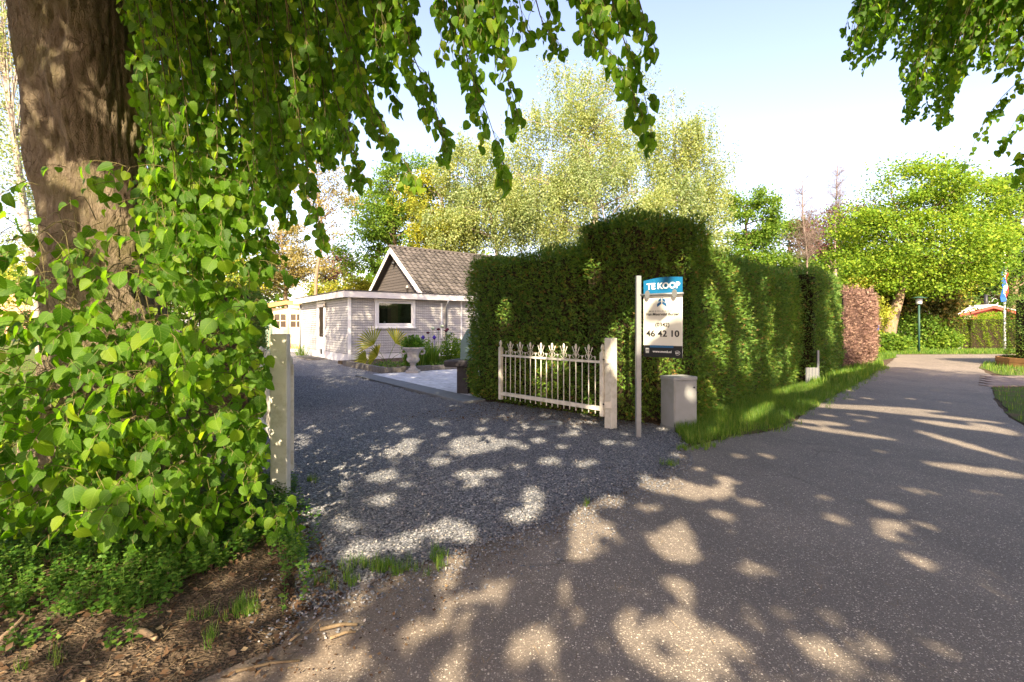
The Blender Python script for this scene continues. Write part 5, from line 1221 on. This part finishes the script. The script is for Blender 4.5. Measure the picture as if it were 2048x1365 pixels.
# ------------------------------------------------------------------ gates
def build_gate(label, hinge, end, flip=1):
    d = Vector((end[0] - hinge[0], end[1] - hinge[1])); L = d.length; rz = math.atan2(d.y, d.x)
    r = thing('garden_gate', label, 'gate', (hinge[0], hinge[1], 0.0), rz)
    mt = MAT['gatepaint']
    def fin(par, x, z, s=1.0):
        return MB().lathe([(.014 * s, 0), (.021 * s, .008), (.016 * s, .02), (.010 * s, .03), (.020 * s, .042), (.0235 * s, .065), (.020 * s, .09), (.011 * s, .112), (.002, .122)], (x, 0, z), 10).obj('finial', mt, par)
    for x in (0, L):
        st = MB().box(x - .032, x + .032, -.032, .032, .17, 1.10, .004).obj('stile', mt, r); fin(st, x, 1.10, 1.25)
    MB().box(.033, L - .033, -.018, .018, .94, .975).obj('top_rail', mt, r)
    MB().box(.033, L - .033, -.022, .022, .25, .31).obj('bottom_rail', mt, r)
    for i in range(17):
        x = .033 + (L - .066) * (i + .8) / 17.6
        MB().tube([(x, 0, .19), (x, 0, .2495)], .0085, 6).tube([(x, 0, .3105), (x, 0, .9395)], .0085, 6).obj('bar', mt, r)
        if i % 2 == 1:
            sp = MB().tube([(x, 0, .9755), (x, 0, 1.10)], .009, 6)
            for s in (-1, 1):
                sp.tube([(x + s * .004, 0, .99), (x + s * .030, 0, 1.07), (x + s * .070, 0, 1.165)], [.006, .0065, .0075], 6)
                pts = [(x + s * (.012 + .05 * math.sin(t)), 0, .985 + .045 * (1 - math.cos(t)) * .9) for t in [k * .35 for k in range(8)]]
                sp.tube(pts, .0055, 5)
            so_ = sp.obj('spear', mt, r); fin(so_, x, 1.09, .95)
        else:
            sc = MB()
            for s in (-1, 1):
                if (i == 0 and s == -1) or (i == 16 and s == 1): continue
                sc.tube([(x, 0, .9755), (x + s * .004, 0, 1.01), (x + s * .02, 0, 1.035), (x + s * .038, 0, 1.03)], [.008, .008, .007, .004], 5)
            sc.tube([(x, 0, .9755), (x, 0, 1.04)], [.009, .004], 5); sc.obj('scroll', mt, r)
    return r
build_gate('open white spear-topped gate leaf in front of the thuja hedge', (1.315, 7.02), (-.20, 8.62))
build_gate('open gate leaf seen edge on behind the left gate post', (-2.05, 4.46), (-3.27, 6.3))
def gate_post(label, c, top, rz, w=.15, face=(1, 0)):
    r = thing('gate_post', label, 'post', (c[0], c[1], 0), rz)
    MB().box(-w / 2, w / 2, -w / 2, w / 2, -.05, top, .006).obj('shaft', MAT['gatepaint'], r)
    return r
gp1 = gate_post('square cream gate post right of the open gate', (1.425, 6.98), 1.31, math.radians(38), .13)
gp2 = gate_post('square cream gate post in front of the lime tree foliage', (-2.02, 4.22), 1.42, math.radians(12), .135)
for (root, x, y, zs) in ((gp1, 1.35, 6.93, (.36, 1.0)), (gp2, -2.015, 4.36, (.30, 1.1))):
    for z in zs:
        MB().box(x - .03, x + .06, y - .035, y - .028, z - .05, z + .05).obj('hinge_plate', MAT['gatepaint'], root, world=True)
        MB().tube([(x - .05, y + .0, z), (x + .03, y - .0, z)], .011, 6).tube([(x, y, z - .02), (x, y, z + .02)], .02, 8).obj('hinge_bolt', MAT['black'], root, world=True)

# ------------------------------------------------------------------ sign
SP = Vector(((1276.5 - 1024) * 6.42 / FPX, 6.42, 0))
sign = thing('sale_sign', 'estate agent sign reading TE KOOP on a tall grey steel pole', 'sign', SP[:])
MB().box(-.034, .034, -.034, .034, -.1, 2.15, .006).obj('pole', MAT['galv'], sign)
PL = Vector((1.741, 6.40, 0)); PR = Vector((2.133, 6.05, 0)); U = (PR - PL).normalized(); PW = (PR - PL).length; NV = Vector((U.y, -U.x, 0)); 
if NV.y > 0: NV = -NV
ZT = 2.10
def SL(u, w, n=0.0): q = PL + U * u + NV * n; return Vector((q.x, q.y, ZT - w))
def plate(pts, n0, n1, name, mat, par):
    k = len(pts); vs = [SL(u, w, n0) for u, w in pts] + [SL(u, w, n1) for u, w in pts]
    fs = [tuple(range(k)), tuple(reversed(range(k, 2 * k)))] + [(i, k + i, k + (i + 1) % k, (i + 1) % k) for i in range(k)]
    return MB().add(vs, fs).obj(name, MAT[mat], par, world=True)
arc = [(PW * i / 10, -.022 * math.sin(math.pi * i / 10) + .02 * (1 - i / 10)) for i in range(11)]
top = plate(arc + [(PW, .20), (0, .20)], 0, -.006, 'top_panel', 'signblue', sign)
board = plate([(0, .204), (PW, .204), (PW, 1.02), (0, 1.02)], 0, -.006, 'board', 'signwhite', sign)
plate([(0, .868), (PW, .868), (PW, 1.02), (0, 1.02)], .003, .0005, 'black_band', 'signblack', board)
plate([(.092, .866), (.41, .866), (.41, .895), (.092, .895)], .005, .0035, 'blue_bar', 'logoblue', board)
a0, a1 = SL(-.05, .208, .028), SL(PW + .025, .208, .028)
MB().tube([a0, a1], .0155, 10).obj('crossbar', MAT['galv'], sign, world=True)
for u in (.075, .44):
    MB().prism([(math.cos(t) * .034, math.sin(t) * .055) for t in [k * math.pi / 6 for k in range(12)]], 0, .008,
               Matrix.Translation(SL(u, .205, .046)) @ Matrix((U, Vector((0, 0, 1)), -NV)).transposed().to_4x4()).obj('clamp', MAT['galv'], sign, world=True)
def text(s, u, w, width, height, mat, par, n=.004, bold=0.0, shear=0.0, name='lettering', space=1.0, left=False):
    cu = bpy.data.curves.new('t', 'FONT'); cu.body = s; cu.align_x = 'CENTER'; cu.align_y = 'CENTER'; cu.shear = shear; cu.offset = bold; cu.space_character = space; cu.resolution_u = 4; cu.extrude = 0.001
    to = bpy.data.objects.new('t', cu); COL.objects.link(to)
    bpy.context.view_layer.update()
    me = bpy.data.meshes.new_from_object(to.evaluated_get(bpy.context.evaluated_depsgraph_get())); bpy.data.objects.remove(to)
    co = np.array([v.co[:] for v in me.vertices]); mn, mx = co.min(0), co.max(0); sx = width / (mx[0] - mn[0]); sy = height / (mx[1] - mn[1]); cx, cy = (mn[0] + mx[0]) / 2, (mn[1] + mx[1]) / 2
    inv = WM[par.name].inverted()
    for v in me.vertices: v.co = inv @ SL(u + (v.co.x - cx) * sx, w - (v.co.y - cy) * sy, n + v.co.z)
    me.name = name; me.materials.clear(); me.materials.append(MAT[mat]); o = bpy.data.objects.new(name, me); link(o, par); return o
text('TE KOOP', .272, .098, .45, .082, 'white', top, bold=.035)
text('MAKELAARDIJ', .258, .425, .35, .017, 'signblack', board, space=1.5, bold=.01)
text('Van Meerveld Burger', .262, .468, .45, .048, 'signblack', board, shear=.12, bold=.012)
text('(0342)', .262, .605, .19, .066, 'signblack', board, bold=.02)
text('46 42 10', .262, .712, .45, .085, 'signblack', board, bold=.022)
text('www.mvmb.nl', .258, .945, .255, .030, 'white', board, bold=.02, n=.0055)
text('BMT', .462, .957, .052, .018, 'white', board, bold=.02, n=.0055)
for pts in ([(-.008, .052), (-.008, .018), (-.045, .040), (-.045, .074)], [(.008, .052), (.008, .018), (.045, .040), (.045, .074)]):
    plate([(.255 + a, .235 + b) for a, b in pts], .0035, .0005, 'logo_mark', 'logoblue', board)
for pts in ([(-.008, .095), (-.008, .060), (-.064, .095), (-.064, .135)], [(.008, .095), (.008, .060), (.064, .095), (.064, .135)]):
    plate([(.255 + a, .235 + b) for a, b in pts], .0035, .0005, 'logo_mark', 'logoblue', board)
plate([(.035, .905), (.08, .905), (.08, .955), (.035, .955)], .006, .004, 'emblem', 'white', board)
for k in range(3): plate([(.041 + k * .013, .925), (.049 + k * .013, .912), (.049 + k * .013, .945), (.041 + k * .013, .945)], .0075, .0065, 'emblem_mark', 'signblack', board)
plate([(.035, .962), (.08, .962), (.08, .970), (.035, .970)], .006, .004, 'emblem', 'white', board)
mb = MB(); mb.tube([SL(.462 + .036 * math.cos(t), .957 + .026 * math.sin(t), .006) for t in [k * 2 * math.pi / 20 for k in range(-8, 8)]], .0022, 4); mb.obj('emblem', MAT['white'], board, world=True)
# utility cabinet beside the sign
ub = thing('utility_cabinet', 'grey metal utility cabinet in the grass right of the sign', 'cabinet', (2.43, 7.05, 0), math.radians(20))
MB().box(-.20, .20, -.15, .15, 0, .70, .006).obj('body', MAT['cab'], ub)
MB().box(-.208, .208, -.158, .158, .702, .755, .008).obj('lid', MAT['cab'], ub)
MB().box(-.185, .185, -.158, -.151, .05, .68, .003).obj('door', MAT['cab'], ub)
MB().box(-.205, .205, -.155, .155, 0, .045).obj('foot_plate', MAT['zinc'], ub)
MB().lathe([(.012, 0), (.012, .012), (.004, .014)], (0, 0, 0), 8).obj('lock', MAT['black'], ub).matrix_basis = Matrix.Translation((.14, -.159, .60)) @ Matrix.Rotation(math.pi / 2, 4, 'X')
# round drain cover
dc = G(1102, 849); drain = thing('drain_cover', 'round dark drain cover in the gravel below the gate', 'drain cover', (dc.x, dc.y, 0))
MB().lathe([(.18, .012), (.18, .026), (.165, .028), (.16, .024)], (0, 0, 0), 24).obj('cover', MAT['zinc'], drain)
# corrugated metal sheet and thin post in the hedge gap
mp = G(1622, 768); sheet_ = thing('metal_sheet', 'small corrugated grey metal sheet at the end of the long hedge', 'metal sheet', mp[:])
MB().add([(mp.x - .2 + i * .04, mp.y - .1 + (.02 if i % 2 else 0), z) for z in (0, .42) for i in range(10)], [(i, i + 1, 11 + i, 10 + i) for i in range(9)]).obj('corrugated_panel', MAT['galv'], sheet_, world=True)
MB().box(mp.x + .15, mp.x + .2, mp.y - .02, mp.y + .03, 0, .85).obj('post', MAT['galv'], sheet_, world=True)
# street lamp, flag, cabin, far cabinet, blue sign
lp = thing('street_lamp', 'street lamp with a flat round hat on a dark green pole by the bend', 'street lamp', (*at(1838, 26.0), 0))
lx, ly = at(1838, 26.0)
MB().tube([(lx, ly, 0), (lx, ly, 2.6)], [.055, .045], 8).obj('pole', MAT['polegreen'], lp, world=True)
MB().lathe([(.11, 2.6), (.14, 2.65), (.14, 2.9), (.10, 2.93)], (lx, ly, 0), 12).obj('lamp_head', MAT['lampgrey'], lp, world=True)
MB().lathe([(.36, 2.935), (.36, 2.95), (.05, 3.02)], (lx, ly, 0), 16).obj('lamp_hat', MAT['polegreen'], lp, world=True)
fx, fy = at(2009, 28); fl = thing('flagpole', 'white flagpole with a limp red white and blue flag', 'flagpole', (fx, fy, 0))
MB().tube([(fx, fy, 0), (fx, fy, 5.6)], [.07, .04], 8).lathe([(.01, 5.6), (.07, 5.65), (.01, 5.74)], (fx, fy, 0), 8).obj('pole', MAT['flagwhite'], fl, world=True)
for k, (mt, off) in enumerate((('flagred', -.10), ('flagwhite', -.01), ('flagblue', .08))):
    vs = []; 
    for j in range(9):
        zz = 5.15 - j * .26 - k * .12; ww = .05 + (.05, .09, .12)[k] * abs(math.sin(j * .8 + k))
        vs += [(fx - .08 - off - ww * .5, fy - .05 - .05 * math.sin(j * 1.3 + k), zz), (fx - .08 - off + ww, fy - .08 + .06 * math.sin(j * 1.7 + k * 2), zz)]
    vs += [(x, y + .012, z) for x, y, z in vs]
    n = 18; fs = [(2 * j, 2 * j + 1, 2 * j + 3, 2 * j + 2) for j in range(8)] + [(n + 2 * j + 2, n + 2 * j + 3, n + 2 * j + 1, n + 2 * j) for j in range(8)]
    MB().add(vs, fs).obj('flag_stripe', MAT[mt], fl, world=True)
cb = thing('red_cabin', 'low red cabin with a shallow white edged gable roof behind the bright hedge', 'cabin', (*at(1985, 37), 0))
q = lambda px, py, Y=37: P(px, py, Y)
MB().add([q(1926, 690), q(2060, 690), q(2060, 629), q(1990, 614), q(1926, 628)] + [q(1926, 690) + Vector((0, 4, 0)), q(2060, 690) + Vector((0, 4, 0)), q(2060, 629) + Vector((0, 4, 0)), q(1990, 614) + Vector((0, 4, 0)), q(1926, 628) + Vector((0, 4, 0))],
         [(0, 1, 2, 3, 4), (9, 8, 7, 6, 5), (0, 4, 9, 5), (1, 6, 7, 2)]).obj('wall', MAT['redpaint'], cb, world=True)
a, b = q(1926, 690, 36.9), q(1942, 690, 36.9); MB().box(a.x, b.x, 36.9, 36.99, 0, 2.25).obj('corner_panel', MAT['beige'], cb, world=True)
for (s, e) in (((1912, 630), (1988, 611)), ((1988, 611), (2075, 634))):
    a, b = q(*s, 36.6), q(*e, 36.6)
    MB().add([a, b, b + Vector((0, 0, -.22)), a + Vector((0, 0, -.22)), a + Vector((0, .05, 0)), b + Vector((0, .05, 0)), b + Vector((0, .05, -.22)), a + Vector((0, .05, -.22))], [(3, 2, 1, 0), (4, 5, 6, 7), (0, 1, 5, 4), (2, 3, 7, 6)]).obj('barge_board', MAT['redpaint'], cb, world=True)
    MB().add([a + Vector((0, -.05, .002)), b + Vector((0, -.05, .002)), b + Vector((0, 5, .002)), a + Vector((0, 5, .002)), a + Vector((0, -.05, .07)), b + Vector((0, -.05, .07)), b + Vector((0, 5, .07)), a + Vector((0, 5, .07))],
             [(3, 2, 1, 0), (4, 5, 6, 7), (0, 1, 5, 4), (1, 2, 6, 5), (2, 3, 7, 6), (3, 0, 4, 7)]).obj('roof', MAT['fascia'], cb, world=True)
c = q(1972, 620, 39); MB().tube([(c.x, 39, 2.6), (c.x, 39, 3.95)], .12, 10).obj('chimney', MAT['black'], cb, world=True)
fc = thing('utility_cabinet', 'pale grey low cabinet at the foot of the bright hedge in the distance', 'cabinet', (*at(1907, 29.3), 0))
fcx = at(1907, 29.3)[0]
MB().box(fcx - .45, fcx + .45, 29.3, 29.7, 0, .58, .01).obj('body', MAT['cab'], fc, world=True)
MB().box(fcx - .48, fcx + .48, 29.26, 29.74, .582, .63, .01).obj('lid', MAT['cab'], fc, world=True)
bs = thing('house_number_post', 'timber post with a small blue plate at the end of the dried hedge', 'post', (*at(1748, 23.0), 0))
bx_, by_ = at(1748, 23.0)
MB().box(bx_ - .06, bx_ + .06, by_ - .06, by_ + .06, 0, 1.28, .01).obj('shaft', MAT['plank'], bs, world=True)
MB().box(bx_ + .0, bx_ + .17, by_ - .10, by_ - .065, 1.2, 1.46, .006).obj('plate', MAT['bluesign'], bs, world=True)
# lane pavers right
pv = thing('paver_crossing', 'strip of brown clay pavers crossing the verge on the right', 'paving', (13.5, 12.8, 0))
for i in range(16):
    for j in range(9):
        y0 = 11.72 + j * .26; x0 = y0 * .985 + i * .31 + (.15 if j % 2 else 0)
        MB().box(x0, x0 + .3, y0, y0 + .25, .004, .022 + random.uniform(0, .003)).obj('paver', MAT['brickpaver'], pv, world=True)

# ------------------------------------------------------------------ grass, herbs, litter, small things
def blades(name, g, h, w, mat='grass', z=.01, lean=.5):
    n = len(g); t = rng.uniform(0, 2 * math.pi, n); hh = rng.uniform(.45, 1.15, n) * h
    a = np.column_stack([np.cos(t), np.sin(t), np.zeros(n)]) * rng.uniform(0, lean, (n, 1)) + np.array([0, 0, 1.]); nn = np.column_stack([-np.cos(t), -np.sin(t), np.full(n, .2)]) + rdir(n) * .3
    return cloud(name, BLADE, np.column_stack([g, np.full(n, z)]), a, nn, np.column_stack([hh, np.full(n, w) * rng.uniform(.6, 1.3, n), hh]), MAT[mat], kind='stuff')
vnear = [p for p in verge_pts]
g = scatter(vnear, 34000, 6.0, 15.0, .6); nz_ = np.sin(g[:, 0] * 3.1) * np.cos(g[:, 1] * 2.7) ; g = g[rng.uniform(-1.3, 1, len(g)) < nz_ * 1.2 + .55]
blades('grass', g, .15, .0055, lean=.95)
eb = [G(1345, 862), G(1375, 892), G(1420, 884), G(1470, 870), G(1560, 858), G(1572, 842), G(1640, 808), G(1672, 790), G(1722, 764), G(1768, 735)]
eg = []
for i_ in range(len(eb) - 1):
    for _ in range(int((eb[i_ + 1] - eb[i_]).length * 16)):
        c_ = eb[i_].lerp(eb[i_ + 1], random.random()); off_ = abs(random.gauss(0, .11)); q_ = (c_.x + off_ * .7, c_.y - off_ * .7)
        for _ in range(random.randint(4, 13)): eg.append((q_[0] + random.gauss(0, .022), q_[1] + random.gauss(0, .022)))
blades('grass', np.array(eg), .10, .005, lean=1.2)
g = scatter(vnear, 5000, 12, 24.5, .3); blades('grass', g, .22, .02)
g = scatter(rv_pts, 14000, 5.5, 11.6); g = g[g[:, 0] < 15]; blades('grass', g, .09, .008)
g = scatter(isl_pts, 9000); g = g[g[:, 0] < 23]; blades('grass', g, .16, .016)
g = scatter([(15, 24.6), (19, 24.4), (27, 24.9), (34, 26), (34, 29), (17, 28.5)], 9000); blades('grass', g, .16, .025)
g = scatter([(-20, 3.5), (-4.7, 3.4), (-4.3, 5.4), (-5.2, 9), (-10, 16), (-22, 24)], 30000, 3.4, 20, .8); blades('grass', g, .09, .011)
tufts = [(755, 1140, 420, .09), (800, 1138, 260, .08), (880, 1124, 200, .07), (700, 1163, 160, .06), (655, 1172, 90, .05), (460, 1240, 150, .12), (500, 1225, 110, .10), (395, 1250, 60, .08), (1340, 932, 160, .06), (1385, 902, 260, .12), (1410, 895, 300, .16), (1400, 880, 300, .2), (620, 965, 90, .05), (110, 1330, 60, .14), (430, 1280, 70, .07), (1180, 1010, 40, .03)]
gg = []; hh_ = []
for px, py, n, h in tufts:
    c = G(px, py); k = rng.normal(0, 1, (n, 2)) * np.array([.09 if n > 200 else .06, .05]); sub = rng.normal(0, 1, (max(3, n // 16), 2)) * np.array([.10 if n > 200 else .05, .045]); k = sub[rng.integers(0, len(sub), n)] + rng.normal(0, .010, (n, 2)); gg.append(np.array(c[:2]) + k)
gg = np.concatenate(gg); blades('grass_tufts', gg, .075, .003, lean=1.0)
# herb carpet below the lime
herbpoly = [G(-40, 1225), G(120, 1240), G(280, 1228), G(350, 1175), G(430, 1150), G(500, 1110), G(590, 1085), G(582, 1010), G(560, 960), (-2.4, 4.6), (-3.2, 4.6), (-5, 4.4), (-5.5, 2.9)]
g = scatter(herbpoly, 4200); nz_ = np.sin(g[:, 0] * 5.3 + 1) * np.cos(g[:, 1] * 6.1); g = g[rng.uniform(-1.2, 1, len(g)) < nz_ + .8]
extra = np.concatenate([np.array(G(px, py)[:2]) + rng.normal(0, .05, (k, 2)) for px, py, k in ((165, 1230, 12), (560, 1060, 40), (585, 1100, 22), (430, 1130, 14), (240, 1220, 10), (30, 1230, 10), (50, 1300, 8), (240, 1290, 8), (575, 980, 30), (615, 1045, 5), (340, 1200, 10), (290, 1225, 8), (600, 1120, 14), (612, 1160, 5), (590, 1150, 8), (640, 1090, 3), (600, 1200, 4), (596, 1020, 12))])
g = np.concatenate([g, extra])
PP, AA, NN, SS = [], [], [], []; seg = []
for x, y in g:
    h = random.uniform(.05, .17); lx_, ly_ = random.gauss(0, .02), random.gauss(0, .02); k = int(3 + h * 22); t0 = random.uniform(0, 6.28)
    seg.append(((x, y, 0), (x + lx_, y + ly_, h), .0016, .001))
    for i in range(k):
        f = (i + 1) / k; t0 += 1.57
        for s in (0, math.pi):
            t = t0 + s; PP.append((x + lx_ * f, y + ly_ * f, h * f)); AA.append((math.cos(t), math.sin(t), random.uniform(-.1, .5))); NN.append((random.gauss(0, .3), random.gauss(0, .3) - .2, 1)); SS.append(random.uniform(.018, .036) * (1.25 - .5 * f))
cloud('ground_cover', DIAMOND, np.array(PP), np.array(AA), np.array(NN), np.column_stack([np.array(SS), np.array(SS) * .95, np.array(SS)]), MAT['herb'], kind='stuff')
twigs('ground_cover_stems', seg, MAT['herb'], None, kind='stuff')
# dry leaves, needles and stalks
lit = [(-4.5, 1.6), (-1.3, 1.6), (-.9, 2.3), G(585, 1200), G(600, 1120), G(540, 1080), G(300, 1130), (-4.5, 3.4)]
g = scatter(lit, 4200); g2 = scatter([G(500, 1365), G(760, 1365), G(950, 1180), G(1180, 1040), G(1400, 900), G(1300, 940), G(920, 1090), G(600, 1190)], 1100)
g3 = scatter([(-1.9, 7.7), (1.3, 7.0), (2.9, 7.0), (3.0, 7.6), (1.2, 8.0), (-.4, 9.6)], 1500); g4 = scatter([G(1345, 850), G(1500, 800), G(1620, 770), G(1640, 790), G(1420, 850)], 900)
g5 = scatter([G(570, 1240), G(640, 1240), G(700, 1180), G(660, 1120), G(620, 1040), G(585, 1010)], 420)
g = np.concatenate([g, g2, g3, g4, g5]); n = len(g); s = rng.uniform(.012, .045, n); s[4200:5300] *= .5
cloud('leaf_litter', DIAMOND, np.column_stack([g, rng.uniform(.014, .04, n)]), rdir(n) * np.array([1, 1, .25]), rdir(n) * .55 + np.array([0, 0, 1.]), np.column_stack([s, s * rng.uniform(.3, 1, n), s]), MAT['litter'], kind='stuff')
seg = []
def stalks(poly, n, L, r):
    g = scatter(poly, n)
    for x, y in g:
        t = random.uniform(0, 3.14); l = L * random.uniform(.3, 1); seg.append(((x, y, .016), (x + l * math.cos(t), y + l * math.sin(t), random.uniform(.012, .03)), r, r * .7))
stalks(lit, 520, .13, .0014); stalks([G(500, 1365), G(760, 1365), G(1000, 1180), G(1300, 1000), G(1700, 1000), G(1900, 1365)], 260, .07, .001); stalks([(-1.9, 7.7), (1.3, 7.0), (2.9, 7.0), (1.2, 8.0)], 200, .1, .002)
stalks(drive[:12] + [(-2, 5)], 260, .08, .0012)
twigs('needle_litter', seg, MAT['straw'], None, kind='stuff')
for (p0, p1, r, lab) in (((250, 1272), (312, 1290), .017, 'short pale broken branch among the herbs, lower left'), ((580, 1290), (600, 1275), .006, 'thin dry stalk standing apart beside the stalk bundle'), ((640, 1268), (715, 1258), .010, 'split dry stalk on the asphalt edge, lower left'),
                         ((470, 1352), (600, 1330), .007, 'long thin dry stalk along the lower edge'), ((0, 1290), (60, 1230), .012, 'dark fallen branch at the left edge'), ((660, 1285), (712, 1272), .008, 'second split stalk right beside the first')):
    a, b = G(*p0), G(*p1); a.z = b.z = r + .012; o = thing('dry_stick', lab, 'stick', a[:])
    mid = a.lerp(b, .5) + Vector((.01, .01, .006)); MB().tube([a, mid, b], [r, r * .9, r * .7], 7).obj('wood', MAT['straw'] if 'dark' not in lab else MAT['bark'], o, world=True)
pcn = G(572, 1188); cone = thing('pine_cone', 'dark pine cone lying on the gravel edge', 'pine cone', (pcn.x, pcn.y, .012))
MB().lathe([(.006, .0), (.024, .012), (.03, .03), (.024, .05), (.012, .066), (.003, .075)], (0, 0, 0), 12, flute=.14, smooth=False).obj('scales', MAT['core'], cone)
